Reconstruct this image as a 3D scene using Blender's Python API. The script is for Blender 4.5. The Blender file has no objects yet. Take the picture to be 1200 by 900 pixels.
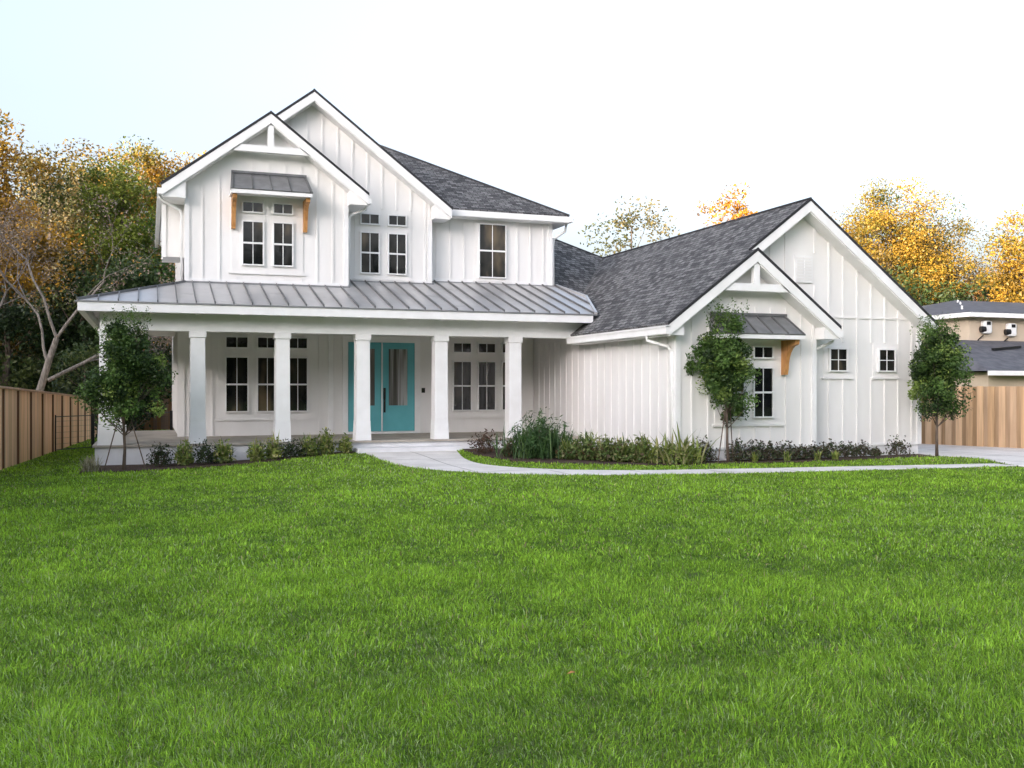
import bpy, math, random
import numpy as np
from mathutils import Vector
R = math.radians
rng = np.random.default_rng(7)
random.seed(7)
SC = bpy.context.scene
COL = SC.collection

# ------------------------------------------------------------------ camera, sky, sun, exposure
cam_d = bpy.data.cameras.new('camera')
cam = bpy.data.objects.new('camera', cam_d); COL.objects.link(cam); SC.camera = cam
cam.location = (0, 0, 1.65)
cam.rotation_euler = (R(90), 0, R(-20))
cam_d.sensor_width = 36; cam_d.lens = 35.1
cam_d.shift_y = 5 / 1200
cam_d.clip_start = 0.1; cam_d.clip_end = 2000

SUN_EL = 5.5
SUN_DIR = Vector((-0.8, -0.6, 0)).normalized()          # horizontal direction towards the sun
w = bpy.data.worlds.new('World'); SC.world = w; w.use_nodes = True
nt = w.node_tree; nt.nodes.clear()
sky = nt.nodes.new('ShaderNodeTexSky'); sky.sky_type = 'NISHITA'; sky.sun_disc = False
sky.sun_elevation = R(SUN_EL)
sky.sun_rotation = math.atan2(SUN_DIR.x, SUN_DIR.y)
sky.air_density = 1.0; sky.dust_density = 8.0; sky.ozone_density = 0.5
bg = nt.nodes.new('ShaderNodeBackground'); bg.inputs['Strength'].default_value = 0.15
wo = nt.nodes.new('ShaderNodeOutputWorld')
hz = nt.nodes.new('ShaderNodeHueSaturation'); hz.inputs['Saturation'].default_value = 0.42        # thin high haze: a paler sky
nt.links.new(sky.outputs[0], hz.inputs['Color']); nt.links.new(hz.outputs[0], bg.inputs[0]); nt.links.new(bg.outputs[0], wo.inputs[0])
sl = bpy.data.lights.new('sun', 'SUN'); sl.energy = 2.8; sl.angle = R(0.6); sl.color = (1, .84, .58)
so = bpy.data.objects.new('sun', sl); COL.objects.link(so); so.location = (-40, -30, 20)
d3 = Vector((SUN_DIR.x * math.cos(R(SUN_EL)), SUN_DIR.y * math.cos(R(SUN_EL)), math.sin(R(SUN_EL))))
so.rotation_euler = d3.to_track_quat('Z', 'Y').to_euler()
vs = SC.view_settings
vs.view_transform = 'Standard'; vs.look = 'None'; vs.gamma = 1; vs.use_curve_mapping = False
vs.exposure = 2.65
vs.use_white_balance = True; vs.white_balance_temperature = 5600; vs.white_balance_tint = 14
try:
    SC.cycles.max_bounces = 8; SC.cycles.transparent_max_bounces = 8; SC.cycles.use_denoising = True
except Exception: pass

# ------------------------------------------------------------------ helpers
def tag(o, label=None, cat=None, group=None, kind=None):
    if label: o['label'] = label
    if cat: o['category'] = cat
    if group: o['group'] = group
    if kind: o['kind'] = kind
    return o

def empty(name, loc, label, cat, group=None):
    o = bpy.data.objects.new(name, None); COL.objects.link(o); o.location = loc
    o.empty_display_size = .3
    return tag(o, label, cat, group)

def root_loc(p):
    v = Vector((0, 0, 0))
    while p is not None:
        v += p.location; p = p.parent
    return v

class MB:
    """collects shapes in world metres; build() links them as one mesh"""
    def __init__(s): s.v = []; s.f = []; s.c = []; s.cur = None
    def add(s, vs_, fs):
        n = len(s.v); s.v += [tuple(map(float, p)) for p in vs_]
        s.f += [tuple(i + n for i in f) for f in fs]
        if s.cur is not None: s.c += [s.cur] * len(vs_)
        return s
    def box(s, x0, x1, y0, y1, z0, z1):
        return s.add([(x0,y0,z0),(x1,y0,z0),(x1,y1,z0),(x0,y1,z0),(x0,y0,z1),(x1,y0,z1),(x1,y1,z1),(x0,y1,z1)],
                     [(0,3,2,1),(4,5,6,7),(0,1,5,4),(1,2,6,5),(2,3,7,6),(3,0,4,7)])
    def frust(s, cx, cy, z0, z1, w0, d0, w1, d1):
        v = [(cx+a*w0/2, cy+b*d0/2, z0) for a,b in((-1,-1),(1,-1),(1,1),(-1,1))] + [(cx+a*w1/2, cy+b*d1/2, z1) for a,b in((-1,-1),(1,-1),(1,1),(-1,1))]
        return s.add(v, [(0,3,2,1),(4,5,6,7),(0,1,5,4),(1,2,6,5),(2,3,7,6),(3,0,4,7)])
    def prism(s, pts, off):
        """polygon of 3d points (ccw seen from the +off side), extruded by -off"""
        n = len(pts); o = Vector(off)
        top = [Vector(p) for p in pts]; bot = [p - o for p in top]
        fs = [tuple(range(n)), tuple(range(2*n-1, n-1, -1))]
        fs += [(i, i+n, (i+1)%n+n, (i+1)%n) for i in range(n)]
        return s.add(top + bot, fs)
    def bar(s, a, b, wx, wz, up=(0,0,1)):
        a = Vector(a); b = Vector(b); d = (b-a).normalized(); u = Vector(up)
        r = d.cross(u).normalized(); u = r.cross(d).normalized()
        v = [p + r*i*wx/2 + u*j*wz/2 for p in (a, b) for i, j in ((-1,-1),(1,-1),(1,1),(-1,1))]
        return s.add(v, [(0,1,2,3),(7,6,5,4),(0,4,5,1),(1,5,6,2),(2,6,7,3),(3,7,4,0)])
    def tube(s, pts, rad, n=8, cap=True):
        pts = [Vector(p) for p in pts]
        if not isinstance(rad, (list, tuple)): rad = [rad]*len(pts)
        base = len(s.v); vs_ = []; fs = []
        for i, p in enumerate(pts):
            d = (pts[min(i+1, len(pts)-1)] - pts[max(i-1, 0)]).normalized()
            r = d.cross(Vector((0.13, .99, 0.07))).normalized(); u = r.cross(d).normalized()
            for k in range(n):
                a = 2*math.pi*k/n
                vs_.append(p + (r*math.cos(a) + u*math.sin(a))*rad[i])
        for i in range(len(pts)-1):
            for k in range(n):
                a = i*n+k; b = i*n+(k+1)%n
                fs.append((a, b, b+n, a+n))
        if cap: fs += [tuple(range(n-1,-1,-1)), tuple(range((len(pts)-1)*n, len(pts)*n))]
        return s.add(vs_, fs)
    def build(s, name, mat, parent=None, smooth=False, bevel=0):
        off = root_loc(parent) if parent else Vector((0,0,0))
        me = bpy.data.meshes.new(name)
        va = np.array(s.v, dtype=np.float64) - np.array(off)
        me.from_pydata(va.tolist(), [], s.f); me.update()
        if s.c:
            at_ = me.color_attributes.new('Col', 'FLOAT_COLOR', 'POINT')
            at_.data.foreach_set('color', np.array([tuple(c)+(1,) for c in s.c], dtype=np.float32).ravel())
        uv = me.uv_layers.new(name='UVMap')
        co = np.array(s.v)
        buf = np.zeros(len(me.loops)*2, dtype=np.float32)
        for p in me.polygons:
            n = p.normal
            if abs(n.z) > .999: u = Vector((1,0,0))
            else: u = Vector((0,0,1)).cross(n).normalized()
            v = n.cross(u)
            for li in p.loop_indices:
                c = co[me.loops[li].vertex_index]
                buf[2*li] = c[0]*u.x + c[1]*u.y + c[2]*u.z
                buf[2*li+1] = c[0]*v.x + c[1]*v.y + c[2]*v.z
        uv.data.foreach_set('uv', buf)
        o = bpy.data.objects.new(name, me); COL.objects.link(o)
        me.materials.append(mat)
        if smooth: me.polygons.foreach_set('use_smooth', [True]*len(me.polygons))
        if parent: o.parent = parent
        if bevel:
            m = o.modifiers.new('bevel', 'BEVEL'); m.width = bevel; m.segments = 2; m.limit_method = 'ANGLE'
        return o

def np_mesh(name, verts, faces_idx, loop_start, loop_total, cols, mat, parent=None):
    """fast mesh from numpy arrays with a point colour attribute"""
    off = np.array(root_loc(parent)) if parent else np.zeros(3)
    me = bpy.data.meshes.new(name)
    me.vertices.add(len(verts)); me.vertices.foreach_set('co', (verts - off).astype(np.float32).ravel())
    me.loops.add(len(faces_idx)); me.loops.foreach_set('vertex_index', faces_idx.astype(np.int32).ravel())
    me.polygons.add(len(loop_start))
    me.polygons.foreach_set('loop_start', loop_start.astype(np.int32)); me.polygons.foreach_set('loop_total', loop_total.astype(np.int32))
    me.update(calc_edges=True)
    at_ = me.color_attributes.new('Col', 'FLOAT_COLOR', 'POINT')
    c4 = np.ones((len(verts), 4), dtype=np.float32); c4[:, :3] = cols
    at_.data.foreach_set('color', c4.ravel())
    me.materials.append(mat)
    o = bpy.data.objects.new(name, me); COL.objects.link(o)
    if parent: o.parent = parent
    return o

# ------------------------------------------------------------------ materials
def mat(name, base, rough=.6, metal=0, spec=.5):
    m = bpy.data.materials.new(name); m.use_nodes = True
    b = m.node_tree.nodes['Principled BSDF']
    b.inputs['Base Color'].default_value = (*base, 1); b.inputs['Roughness'].default_value = rough
    b.inputs['Metallic'].default_value = metal; b.inputs['Specular IOR Level'].default_value = spec
    return m
def N(m, t, **k):
    n = m.node_tree.nodes.new(t)
    for a, b in k.items(): setattr(n, a, b)
    return n
def L(m, a, b): m.node_tree.links.new(a, b)
def P(m): return m.node_tree.nodes['Principled BSDF']
def ramp(m, src, stops):
    r = N(m, 'ShaderNodeValToRGB'); e = r.color_ramp.elements
    while len(e) < len(stops): e.new(.5)
    for el, (p, c) in zip(e, stops): el.position = p; el.color = (*c, 1)
    L(m, src, r.inputs[0]); return r.outputs[0]
def noise(m, scale, detail=4, coord='Object', stretch=None, rough=.55):
    tc = N(m, 'ShaderNodeTexCoord'); n = N(m, 'ShaderNodeTexNoise')
    n.inputs['Scale'].default_value = scale; n.inputs['Detail'].default_value = detail; n.inputs['Roughness'].default_value = rough
    if stretch:
        mp = N(m, 'ShaderNodeMapping'); mp.inputs['Scale'].default_value = stretch
        L(m, tc.outputs[coord], mp.inputs[0]); L(m, mp.outputs[0], n.inputs['Vector'])
    else: L(m, tc.outputs[coord], n.inputs['Vector'])
    return n.outputs['Fac']
def bump(m, h, strength=.3, dist=.01):
    b = N(m, 'ShaderNodeBump'); b.inputs['Strength'].default_value = strength; b.inputs['Distance'].default_value = dist
    L(m, h, b.inputs['Height']); L(m, b.outputs[0], P(m).inputs['Normal'])
def two(m, scale, a, b, lo=.35, hi=.65, **k):
    c = ramp(m, noise(m, scale, **k), [(lo, a), (hi, b)]); L(m, c, P(m).inputs['Base Color']); return c
def mixc(m, a, b, fac, mode='MULTIPLY'):
    x = N(m, 'ShaderNodeMix', data_type='RGBA', blend_type=mode)
    if isinstance(fac, float): x.inputs[0].default_value = fac
    else: L(m, fac, x.inputs[0])
    for s_, i in ((a, 6), (b, 7)):
        if isinstance(s_, tuple): x.inputs[i].default_value = (*s_, 1)
        else: L(m, s_, x.inputs[i])
    return x.outputs[2]

M = {}
m = M['siding'] = mat('siding_paint', (.8,.79,.77), .5)
a_ = ramp(m, noise(m, 1.3, 5, stretch=(1,1,.35)), [(.3,(.74,.725,.70)),(.7,(.82,.81,.79))])
L(m, a_, P(m).inputs['Base Color']); bump(m, noise(m, 60, 3, stretch=(1,1,.08)), .25, .004)
m = M['trim'] = mat('trim_paint', (.82,.82,.81), .42)
two(m, 3, (.79,.785,.77), (.84,.84,.83)); bump(m, noise(m, 40), .1, .003)
m = M['ceiling'] = mat('ceiling_paint', (.8,.79,.77), .6)
two(m, 2, (.77,.76,.74), (.82,.81,.79))

m = M['shingle'] = mat('asphalt_shingle', (.06,.062,.07), .85, spec=.35)
tc = N(m, 'ShaderNodeTexCoord'); br = N(m, 'ShaderNodeTexBrick')
br.inputs['Scale'].default_value = 1; br.inputs['Brick Width'].default_value = .22; br.inputs['Row Height'].default_value = .13
br.inputs['Mortar Size'].default_value = .012; br.inputs['Mortar Smooth'].default_value = .3
br.inputs['Color1'].default_value = (.047,.046,.046,1); br.inputs['Color2'].default_value = (.21,.205,.20,1); br.inputs['Mortar'].default_value = (.02,.02,.02,1)
br.offset = .37
L(m, tc.outputs['UV'], br.inputs['Vector'])
g_ = ramp(m, noise(m, 17, 6, rough=.75), [(.35,(.5,.5,.5)),(.66,(1.5,1.5,1.5))])
L(m, mixc(m, br.outputs['Color'], g_, 1.0), P(m).inputs['Base Color'])
hh = N(m, 'ShaderNodeMath', operation='MULTIPLY_ADD'); L(m, br.outputs['Color'], hh.inputs[0]); hh.inputs[1].default_value = 3.0
L(m, noise(m, 14, 5), hh.inputs[2]); bump(m, hh.outputs[0], .9, .03)

m = M['shingle_edge'] = mat('shingle_edge', (.02,.02,.022), .8)
two(m, 30, (.015,.015,.017), (.03,.03,.034))
m = M['metal_roof'] = mat('galvanised_metal', (.42,.43,.44), .38, .55)
c0 = ramp(m, noise(m, .8, 4), [(.3,(.46,.45,.44)),(.5,(.52,.51,.50)),(.7,(.57,.56,.55))])
sp = ramp(m, noise(m, 1.7, 3), [(.28,(.8,.8,.8)),(.36,(1,1,1))])
L(m, mixc(m, c0, sp, 1.0), P(m).inputs['Base Color'])
rr = N(m, 'ShaderNodeMapRange'); rr.inputs['To Min'].default_value = .28; rr.inputs['To Max'].default_value = .5
L(m, noise(m, 3, 4), rr.inputs[0]); L(m, rr.outputs[0], P(m).inputs['Roughness']); bump(m, noise(m, 2.5, 2), .2, .02)
m = M['seam'] = mat('seam_metal', (.16,.16,.16), .45, .5); two(m, 4, (.14,.14,.14), (.19,.19,.19))
m = M['awning'] = mat('dark_metal_roof', (.14,.145,.15), .4, .5); two(m, 4, (.22,.22,.22), (.29,.29,.29))
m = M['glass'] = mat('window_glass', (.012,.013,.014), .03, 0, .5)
gb = ramp(m, noise(m, 1.1, 3, stretch=(1.2,1,.5)), [(.4,(.008,.009,.01)),(.55,(.03,.028,.024)),(.7,(.13,.10,.06))])  # brown patches in the base colour stand in for tan reflections
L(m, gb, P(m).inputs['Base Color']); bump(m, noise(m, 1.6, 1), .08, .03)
m = M['cedar'] = mat('stained_cedar', (.5,.25,.07), .5)
two(m, 6, (.40,.18,.05), (.56,.29,.09), stretch=(3,3,.4))
m = M['teal'] = mat('teal_paint', (.08,.40,.45), .4)
two(m, 2, (.12,.40,.44), (.14,.45,.49)); 
m = M['black'] = mat('black_metal', (.012,.012,.013), .35, .3); two(m, 20, (.01,.01,.011), (.02,.02,.021))
m = M['porch_floor'] = mat('porch_concrete', (.38,.34,.28), .8)
two(m, 2.2, (.30,.27,.22), (.44,.40,.34), detail=6); bump(m, noise(m, 30), .3, .004)
m = M['foundation'] = mat('foundation_paint', (.72,.72,.73), .7)
two(m, 1.5, (.62,.62,.62), (.76,.76,.77), detail=6); bump(m, noise(m, 12, 5), .3, .01)
m = M['concrete'] = mat('path_concrete', (.55,.54,.52), .85)
c0 = ramp(m, noise(m, 1.2, 7), [(.3,(.66,.625,.58)),(.7,(.84,.80,.75))]); c1 = ramp(m, noise(m, 45, 4), [(.3,(.85,.85,.85)),(.7,(1.1,1.1,1.1))])
tcj = N(m, 'ShaderNodeTexCoord'); bj = N(m, 'ShaderNodeTexBrick'); bj.offset = 0; bj.inputs['Scale'].default_value = 1; bj.inputs['Brick Width'].default_value = 1.5; bj.inputs['Row Height'].default_value = 3.1
bj.inputs['Mortar Size'].default_value = .014; bj.inputs['Color1'].default_value = (1,1,1,1); bj.inputs['Color2'].default_value = (.95,.95,.94,1); bj.inputs['Mortar'].default_value = (.35,.33,.3,1)
L(m, tcj.outputs['UV'], bj.inputs['Vector']); st_ = ramp(m, noise(m, .7, 5, rough=.7), [(.35,(.86,.85,.83)),(.5,(1,1,1))])
L(m, mixc(m, mixc(m, mixc(m, c0, c1, 1.0), bj.outputs['Color'], 1.0), st_, 1.0), P(m).inputs['Base Color']); bump(m, noise(m, 60, 4), .3, .004)
m = M['mulch'] = mat('mulch', (.06,.035,.02), .95)
c0 = ramp(m, noise(m, 28, 6), [(.35,(.02,.012,.008)),(.55,(.07,.04,.024)),(.7,(.16,.10,.06))]); L(m, c0, P(m).inputs['Base Color'])
bump(m, noise(m, 25, 6), 1, .04)
m = M['soil'] = mat('lawn_soil', (.05,.09,.02), .95)
c0 = ramp(m, noise(m, 3, 8, rough=.7), [(.3,(.06,.09,.014)),(.6,(.15,.21,.03)),(.8,(.20,.26,.05))]); L(m, c0, P(m).inputs['Base Color'])
bump(m, noise(m, 30, 6), 1, .04)
m = M['stucco'] = mat('tan_stucco', (.52,.43,.32), .85); two(m, 1.2, (.48,.40,.30), (.54,.45,.34)); bump(m, noise(m, 40, 4), .3, .01)
m = M['neighbour_roof'] = mat('dark_roofing', (.09,.09,.1), .8); two(m, 3, (.07,.07,.08), (.12,.12,.13), detail=6); bump(m, noise(m, 20, 4), .5, .01)
m = M['white_plastic'] = mat('white_plastic', (.75,.75,.74), .35); two(m, 5, (.7,.7,.69), (.78,.78,.77))

def attr_mat(name, rough=.6, transl=.0, spec=.3, grain=None):
    """colour from the mesh's own per-board / per-leaf colour attribute"""
    m = mat(name, (1,1,1), rough, 0, spec)
    at_ = N(m, 'ShaderNodeAttribute'); at_.attribute_name = 'Col'
    c = at_.outputs['Color']
    if grain:
        g = ramp(m, noise(m, grain, 5, stretch=(4,4,.25)), [(.3,(.78,.76,.74)),(.7,(1.15,1.15,1.15))]); c = mixc(m, c, g, 1.0)
        bump(m, noise(m, grain*2, 4, stretch=(4,4,.2)), .4, .006)
    L(m, c, P(m).inputs['Base Color'])
    if transl:
        tr = N(m, 'ShaderNodeBsdfTranslucent'); L(m, c, tr.inputs['Color'])
        mx = N(m, 'ShaderNodeMixShader'); mx.inputs[0].default_value = transl
        out = [n for n in m.node_tree.nodes if n.type == 'OUTPUT_MATERIAL'][0]
        L(m, P(m).outputs[0], mx.inputs[1]); L(m, tr.outputs[0], mx.inputs[2]); L(m, mx.outputs[0], out.inputs[0])
    return m
M['leaf'] = attr_mat('leaf', .5, .3, .35)
M['grass'] = attr_mat('grass_blade', .5, .45, .25)
M['board'] = attr_mat('fence_board', .75, 0, .25, grain=3)
m = M['bark'] = mat('bark', (.12,.09,.06), .9); two(m, 8, (.07,.05,.035), (.17,.13,.10), stretch=(3,3,.5)); bump(m, noise(m, 12, 5, stretch=(3,3,.4)), .8, .02)
m = M['pale_bark'] = mat('pale_bark', (.30,.27,.24), .9); two(m, 7, (.14,.12,.10), (.30,.265,.235), stretch=(3,3,.5)); bump(m, noise(m, 12, 5, stretch=(3,3,.4)), .8, .02)

# ------------------------------------------------------------------ ground
def S(x, a, b):
    t = np.clip((np.asarray(x, dtype=float)-a)/(b-a), 0, 1); return t*t*(3-2*t)
def g(x, y):
    return -.12*(1-S(x,0,5)) + .08*S(x,2,5)*(1-S(x,8,11))*S(y,20,23.5)*(1-S(y,24.3,27))

def ground():
    xs = np.concatenate([np.linspace(-300,-15,8), np.arange(-14,30,.5), np.linspace(31,300,8)])
    ys = np.concatenate([np.linspace(-300,-10,8), np.arange(-9,50,.5), np.linspace(52,400,9)])
    X, Y = np.meshgrid(xs, ys); Z = g(X, Y)
    v = np.stack([X.ravel(), Y.ravel(), Z.ravel()], 1)
    nx, ny = len(xs), len(ys); i, j = np.meshgrid(np.arange(nx-1), np.arange(ny-1)); a = (j*nx+i).ravel()
    f = np.stack([a, a+1, a+nx+1, a+nx], 1)
    o = np_mesh('ground', v, f.ravel(), np.arange(len(f))*4, np.full(len(f),4), np.ones((len(v),3)), M['soil'])
    tag(o, kind='structure')
ground()

def sheet(name, left, right, lift, m, thick=.1):
    """ribbon between two polylines, draped over the ground, with a real edge"""
    n = 60
    def res(pl):
        pl = np.array(pl, float); d = np.r_[0, np.cumsum(np.hypot(*np.diff(pl, axis=0).T))]
        t = np.linspace(0, d[-1], n); 
        return np.stack([np.interp(t, d, pl[:,0]), np.interp(t, d, pl[:,1])], 1)
    def smooth(p):
        for _ in range(6): p[1:-1] = (p[:-2] + 2*p[1:-1] + p[2:])/4
        return p
    A, B = smooth(res(left)), smooth(res(right)); mb = MB(); K = 6
    rows = []
    for k in range(K+1):
        t = k/K; p = A*(1-t) + B*t; rows.append([(x, y, float(g(x,y))+lift) for x, y in p])
    v = [q for r in rows for q in r]
    f = [(k*n+i, k*n+i+1, (k+1)*n+i+1, (k+1)*n+i) for k in range(K) for i in range(n-1)]
    b0 = len(v); edge = [(0*n+i) for i in range(n)] + [k*n+n-1 for k in range(1,K+1)] + [K*n+i for i in range(n-2,-1,-1)] + [k*n for k in range(K-1,0,-1)]
    low = [(v[e][0], v[e][1], v[e][2]-thick) for e in edge]; v += low; m_ = len(edge)
    f += [(edge[i], b0+i, b0+(i+1)%m_, edge[(i+1)%m_]) for i in range(m_)]
    mb.add(v, f); o = mb.build(name, m); tag(o, kind='structure')
    return [tuple(p) for p in A] + [tuple(p) for p in B[::-1]]

path_out = [(4.9,24.2),(4.86,23.2),(4.85,22),(4.99,20.5),(5.47,19.0),(6.47,17.8),(7.6,17.2),(8.9,16.85),(11.25,16.45),(14.15,16.25),(17.2,16.1)]
path_in  = [(7.3,24.2),(7.0,23.0),(6.72,21.7),(6.65,20.6),(6.95,19.5),(7.5,18.7),(8.3,18.1),(9.4,17.7),(11.97,17.35),(14.3,17.1),(17.2,16.75)]
PATH = sheet('garden_path', path_out, path_in, .022, M['concrete'])
drive_front = [(17.0,15.6),(17.22,16.31),(17.98,17.62),(18.3,18.7),(17.75,19.05),(17.98,20.5),(18.0,26)]
drive_back = [(30,9),(30,14),(29,18),(28,21),(27,24),(26,26),(24,30)]
DRIVE = sheet('driveway', drive_front, drive_back, .03, M['concrete'])
BED_L = sheet('mulch_bed', [(-1.3,24.35),(0,24.35),(2.5,24.35),(4.75,24.35)], [(-1.35,22.45),(0.1,22.6),(2.31,23.35),(4.75,24.0)], .03, M['mulch'], .06)
BED_R = sheet('mulch_bed', [(7.35,24.3),(10.8,24.3),(10.95,19.5),(14.5,19.45),(17.9,19.75)], [(7.25,22.4),(7.6,20.7),(8.96,19.45),(10.21,18.75),(11.95,18.7),(13.83,18.6),(17.6,18.9)], .03, M['mulch'], .06)

# ------------------------------------------------------------------ the house
H = empty('farmhouse', (5, 28, 0), 'white two-storey board and batten farmhouse with porch, dark shingle roofs and teal door', 'house')

def wall_part(poly, y, depth, battens, skip=(), name='wall', mname='siding', foot=None):
    """front wall: poly = outline (x, z) ccw; a slab of given depth with battens in front"""
    mb = MB()
    mb.prism([(x, y, z) for x, z in poly], (0, -depth, 0))
    xs = [p[0] for p in poly]
    def span(x):
        zs = []
        for i in range(len(poly)):
            (xa, za), (xb, zb) = poly[i], poly[(i+1) % len(poly)]
            if (xa - x)*(xb - x) < 0: zs.append(za + (zb-za)*(x-xa)/(xb-xa))
        return (min(zs), max(zs)) if len(zs) > 1 else None
    for x in battens:
        s = span(x)
        if not s: continue
        segs = [s]
        for (x0, x1, z0, z1) in skip:
            if x0 - .03 < x < x1 + .03:
                ns = []
                for a, b in segs:
                    if z0 > a: ns.append((a, min(b, z0)))
                    if z1 < b: ns.append((max(a, z1), b))
                segs = ns
        for a, b in segs:
            if b - a > .08: mb.box(x-.025, x+.025, y-.028, y+.004, a+.002, b-.002)
    # corner boards
    lo, hi = min(xs), max(xs)
    return mb.build(name, M[mname], H)

KS = .76
def arange(a, b, s): return list(np.arange(a, b, s))

def slab(pts, th_dark=.05, th_white=.2, inset=.02, name='roof', m='shingle'):
    """sloping roof plane: shingle layer over a white board; pts = top outline"""
    n = (Vector(pts[1])-Vector(pts[0])).cross(Vector(pts[2])-Vector(pts[1])).normalized()
    if n.z < 0: pts = pts[::-1]; n = -n
    r = MB().prism(pts, tuple(n*th_dark)).build(name, M[m], H)
    c = sum((Vector(p) for p in pts), Vector())/len(pts)
    P2 = []
    k = len(pts)
    for i in range(k):
        p0, p1, p2 = Vector(pts[i-1]), Vector(pts[i]), Vector(pts[(i+1) % k])
        e1 = (p1-p0).normalized(); e2 = (p2-p1).normalized()
        n1 = n.cross(e1); n2 = n.cross(e2)
        den = 1 + n1.dot(n2)
        P2.append(p1 + (n1+n2)*(inset/max(den, .2)) - n*th_dark)
    f = MB().prism([tuple(p) for p in P2], tuple(n*th_white)).build('fascia', M['trim'], r)
    f.location = (0,0,0); 
    return r

# first floor
F1 = 28.0
skip1 = [(1.72,4.35,.4,3.3),(5.1,7.38,.3,3.3),(8.1,10.6,.4,3.3)]
mb = MB()
wall_part([(.77,.36),(10.88,.36),(10.88,3.6),(.77,3.6)], F1, .2, arange(1.2,10.8,.41), skip1)
mb.box(.77,.97,28.2,36,.36,4.2)
for y in arange(28.5,35.9,.41): mb.box(.748,.774,y-.028,y+.028,.37,3.3)
mb.box(.72,.90,27.96,28.003,.36,3.2); mb.box(.72,.772,28.003,28.16,.36,3.2)
mb.build('wall', M['siding'], H)
MB().box(1,10.7,28.2,35.9,3.35,4.2).build('ceiling', M['ceiling'], H)
# upper: gabled bay (g1)
base1 = 4.15
def top_l(x): return 9.6 - KS*(4.15-x) - .12
g1z = 8.665
wall_part([(.86,base1),(4.94,base1),(4.94, g1z-KS*(4.94-2.92)-.12),(2.92,g1z-.12),(.86,g1z-KS*(2.92-.86)-.12)], 26.3, 1.5,
          [.96]+arange(1.27,4.9,.41)+[4.86], [(1.95,3.8,4.5,6.62),(1.5,4.25,7.42,9.2)])
# big gable
wall_part([(.86,base1),(7.47,base1),(7.47, 9.6-KS*(7.47-4.15)-.12),(4.15,9.48),(.86, 9.6-KS*(4.15-.86)-.12)], 27.2, 9.0,
          arange(3.2,7.4,.41)+[7.40], [(5.28,6.92,4.5,6.6)])
# wing
wall_part([(7.47,base1),(11.3,base1),(11.3,6.72),(7.47,6.72)], 27.6, 8.4, arange(7.75,11.2,.41)+[11.24], [(8.85,9.98,4.75,6.7)])
# skirt boards at the foot of upper walls
mb = MB()
mb.box(.84,4.96,26.27,26.302,4.18,4.42); mb.box(4.98,7.49,27.17,27.202,4.4,4.68); mb.box(7.492,11.32,27.57,27.602,4.5,4.8)
mb.build('skirt_board', M['trim'], H)
mb = MB(); mb.box(.82,5.0,26.22,26.27,4.25,4.34); mb.box(4.98,7.53,27.12,27.17,4.5,4.6); mb.box(7.53,11.36,27.52,27.57,4.62,4.71); mb.box(4.94,4.99,26.27,27.17,4.3,4.36)
mb.build('flashing', M['awning'], H)
# side bay at far left
mb = MB(); mb.box(.34,.858,27.0,28.3,5.02,6.62)
for y in arange(27.4,28.2,.41): mb.box(.318,.342,y-.028,y+.028,5.04,6.6)
mb.build('wall', M['siding'], H)
MB().box(.31,.42,26.965,27.0,5.0,6.6).build('corner_board', M['trim'], H)

# garage
G0 = 19.8
wall_part([(10.9,.3),(17.96,.3),(17.96,6.05-KS*(17.96-14.43)-.12),(14.43,5.93),(10.9,6.05-KS*(14.43-10.9)-.12)], G0, 11.0,
          arange(13.2,17.9,.41)+[17.9], [(15.1,15.85,1.9,2.75),(16.5,17.27,1.9,2.75),(14.18,14.85,4.1,4.85)])
mb = MB()
for y in arange(19.8,27.9,.41): mb.box(10.876,10.902,y-.026,y+.026,.3,2.95)
mb.build('batten', M['siding'], H)
wall_part([(10.9,.3),(14.55,.3),(14.55,4.76-KS*(14.55-12.73)-.12),(12.73,4.64),(10.9,4.76-KS*(12.73-10.9)-.12)], 19.4, .42,
          [10.97]+arange(11.3,14.5,.41)+[14.48], [(11.85,13.65,.8,3.2),(11.4,14.1,3.5,5)])
mb = MB(); mb.box(14.6,17.8,19.77,19.802,3.33,3.37)
mb.build('band_board', M['siding'], H)
MB().box(10.93,14.52,19.42,19.95,-.3,.32).box(10.93,17.93,19.83,31,-.3,.31).build('foundation', M['foundation'], H)
MB().box(10.86,14.58,19.385,19.401,.27,.34).box(14.58,17.98,19.785,19.801,.26,.33).build('drip_edge', M['trim'], H)
# vent in the garage gable
mb = MB(); mb.box(14.27,14.76,19.76,19.802,4.14,4.78)
mb2 = MB()
for z in arange(4.2,4.72,.07): mb2.box(14.31,14.5,19.745,19.762,z,z+.045); mb2.box(14.53,14.72,19.745,19.762,z,z+.045)
v = mb.build('gable_vent', M['trim'], H); mb2.build('louvre', M['siding'], v)

# roofs ---------------------------------------------------------------
def zl(x): return 9.6 - KS*(4.15-x)
slab([(.3,25.9,zl(.3)),(2.92,25.9,zl(2.92)),(2.92,26.8,zl(2.92)),(4.15,26.8,9.6),(4.15,36.8,9.6),(.3,36.8,zl(.3))])
slab([(2.92,25.9,8.665),(5.42,25.9,8.665-KS*2.5),(5.42,27.22,8.665-KS*2.5),(2.92,27.22,8.665)])
slab([(4.15,26.8,9.6),(7.97,26.8,9.6-KS*3.82),(7.97,32,9.6-KS*3.82),(4.15,32,9.6)])
WZ, WK = 6.76, .59
yr = 27.2+(9.6-WZ)/WK; xr = 11.7-(9.6-WZ)/WK
slab([(7.5,27.2,WZ),(11.7,27.2,WZ),(xr,yr,9.6),(4.0,yr,9.6)], th_white=.16)
slab([(11.7,27.2,WZ),(11.7,2*yr-27.2,WZ),(xr,yr,9.6)], th_white=.16)
slab([(11.7,2*yr-27.2,WZ),(4.0,2*yr-27.2,WZ),(4.0,yr,9.6),(xr,yr,9.6)], th_white=.16)
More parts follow.
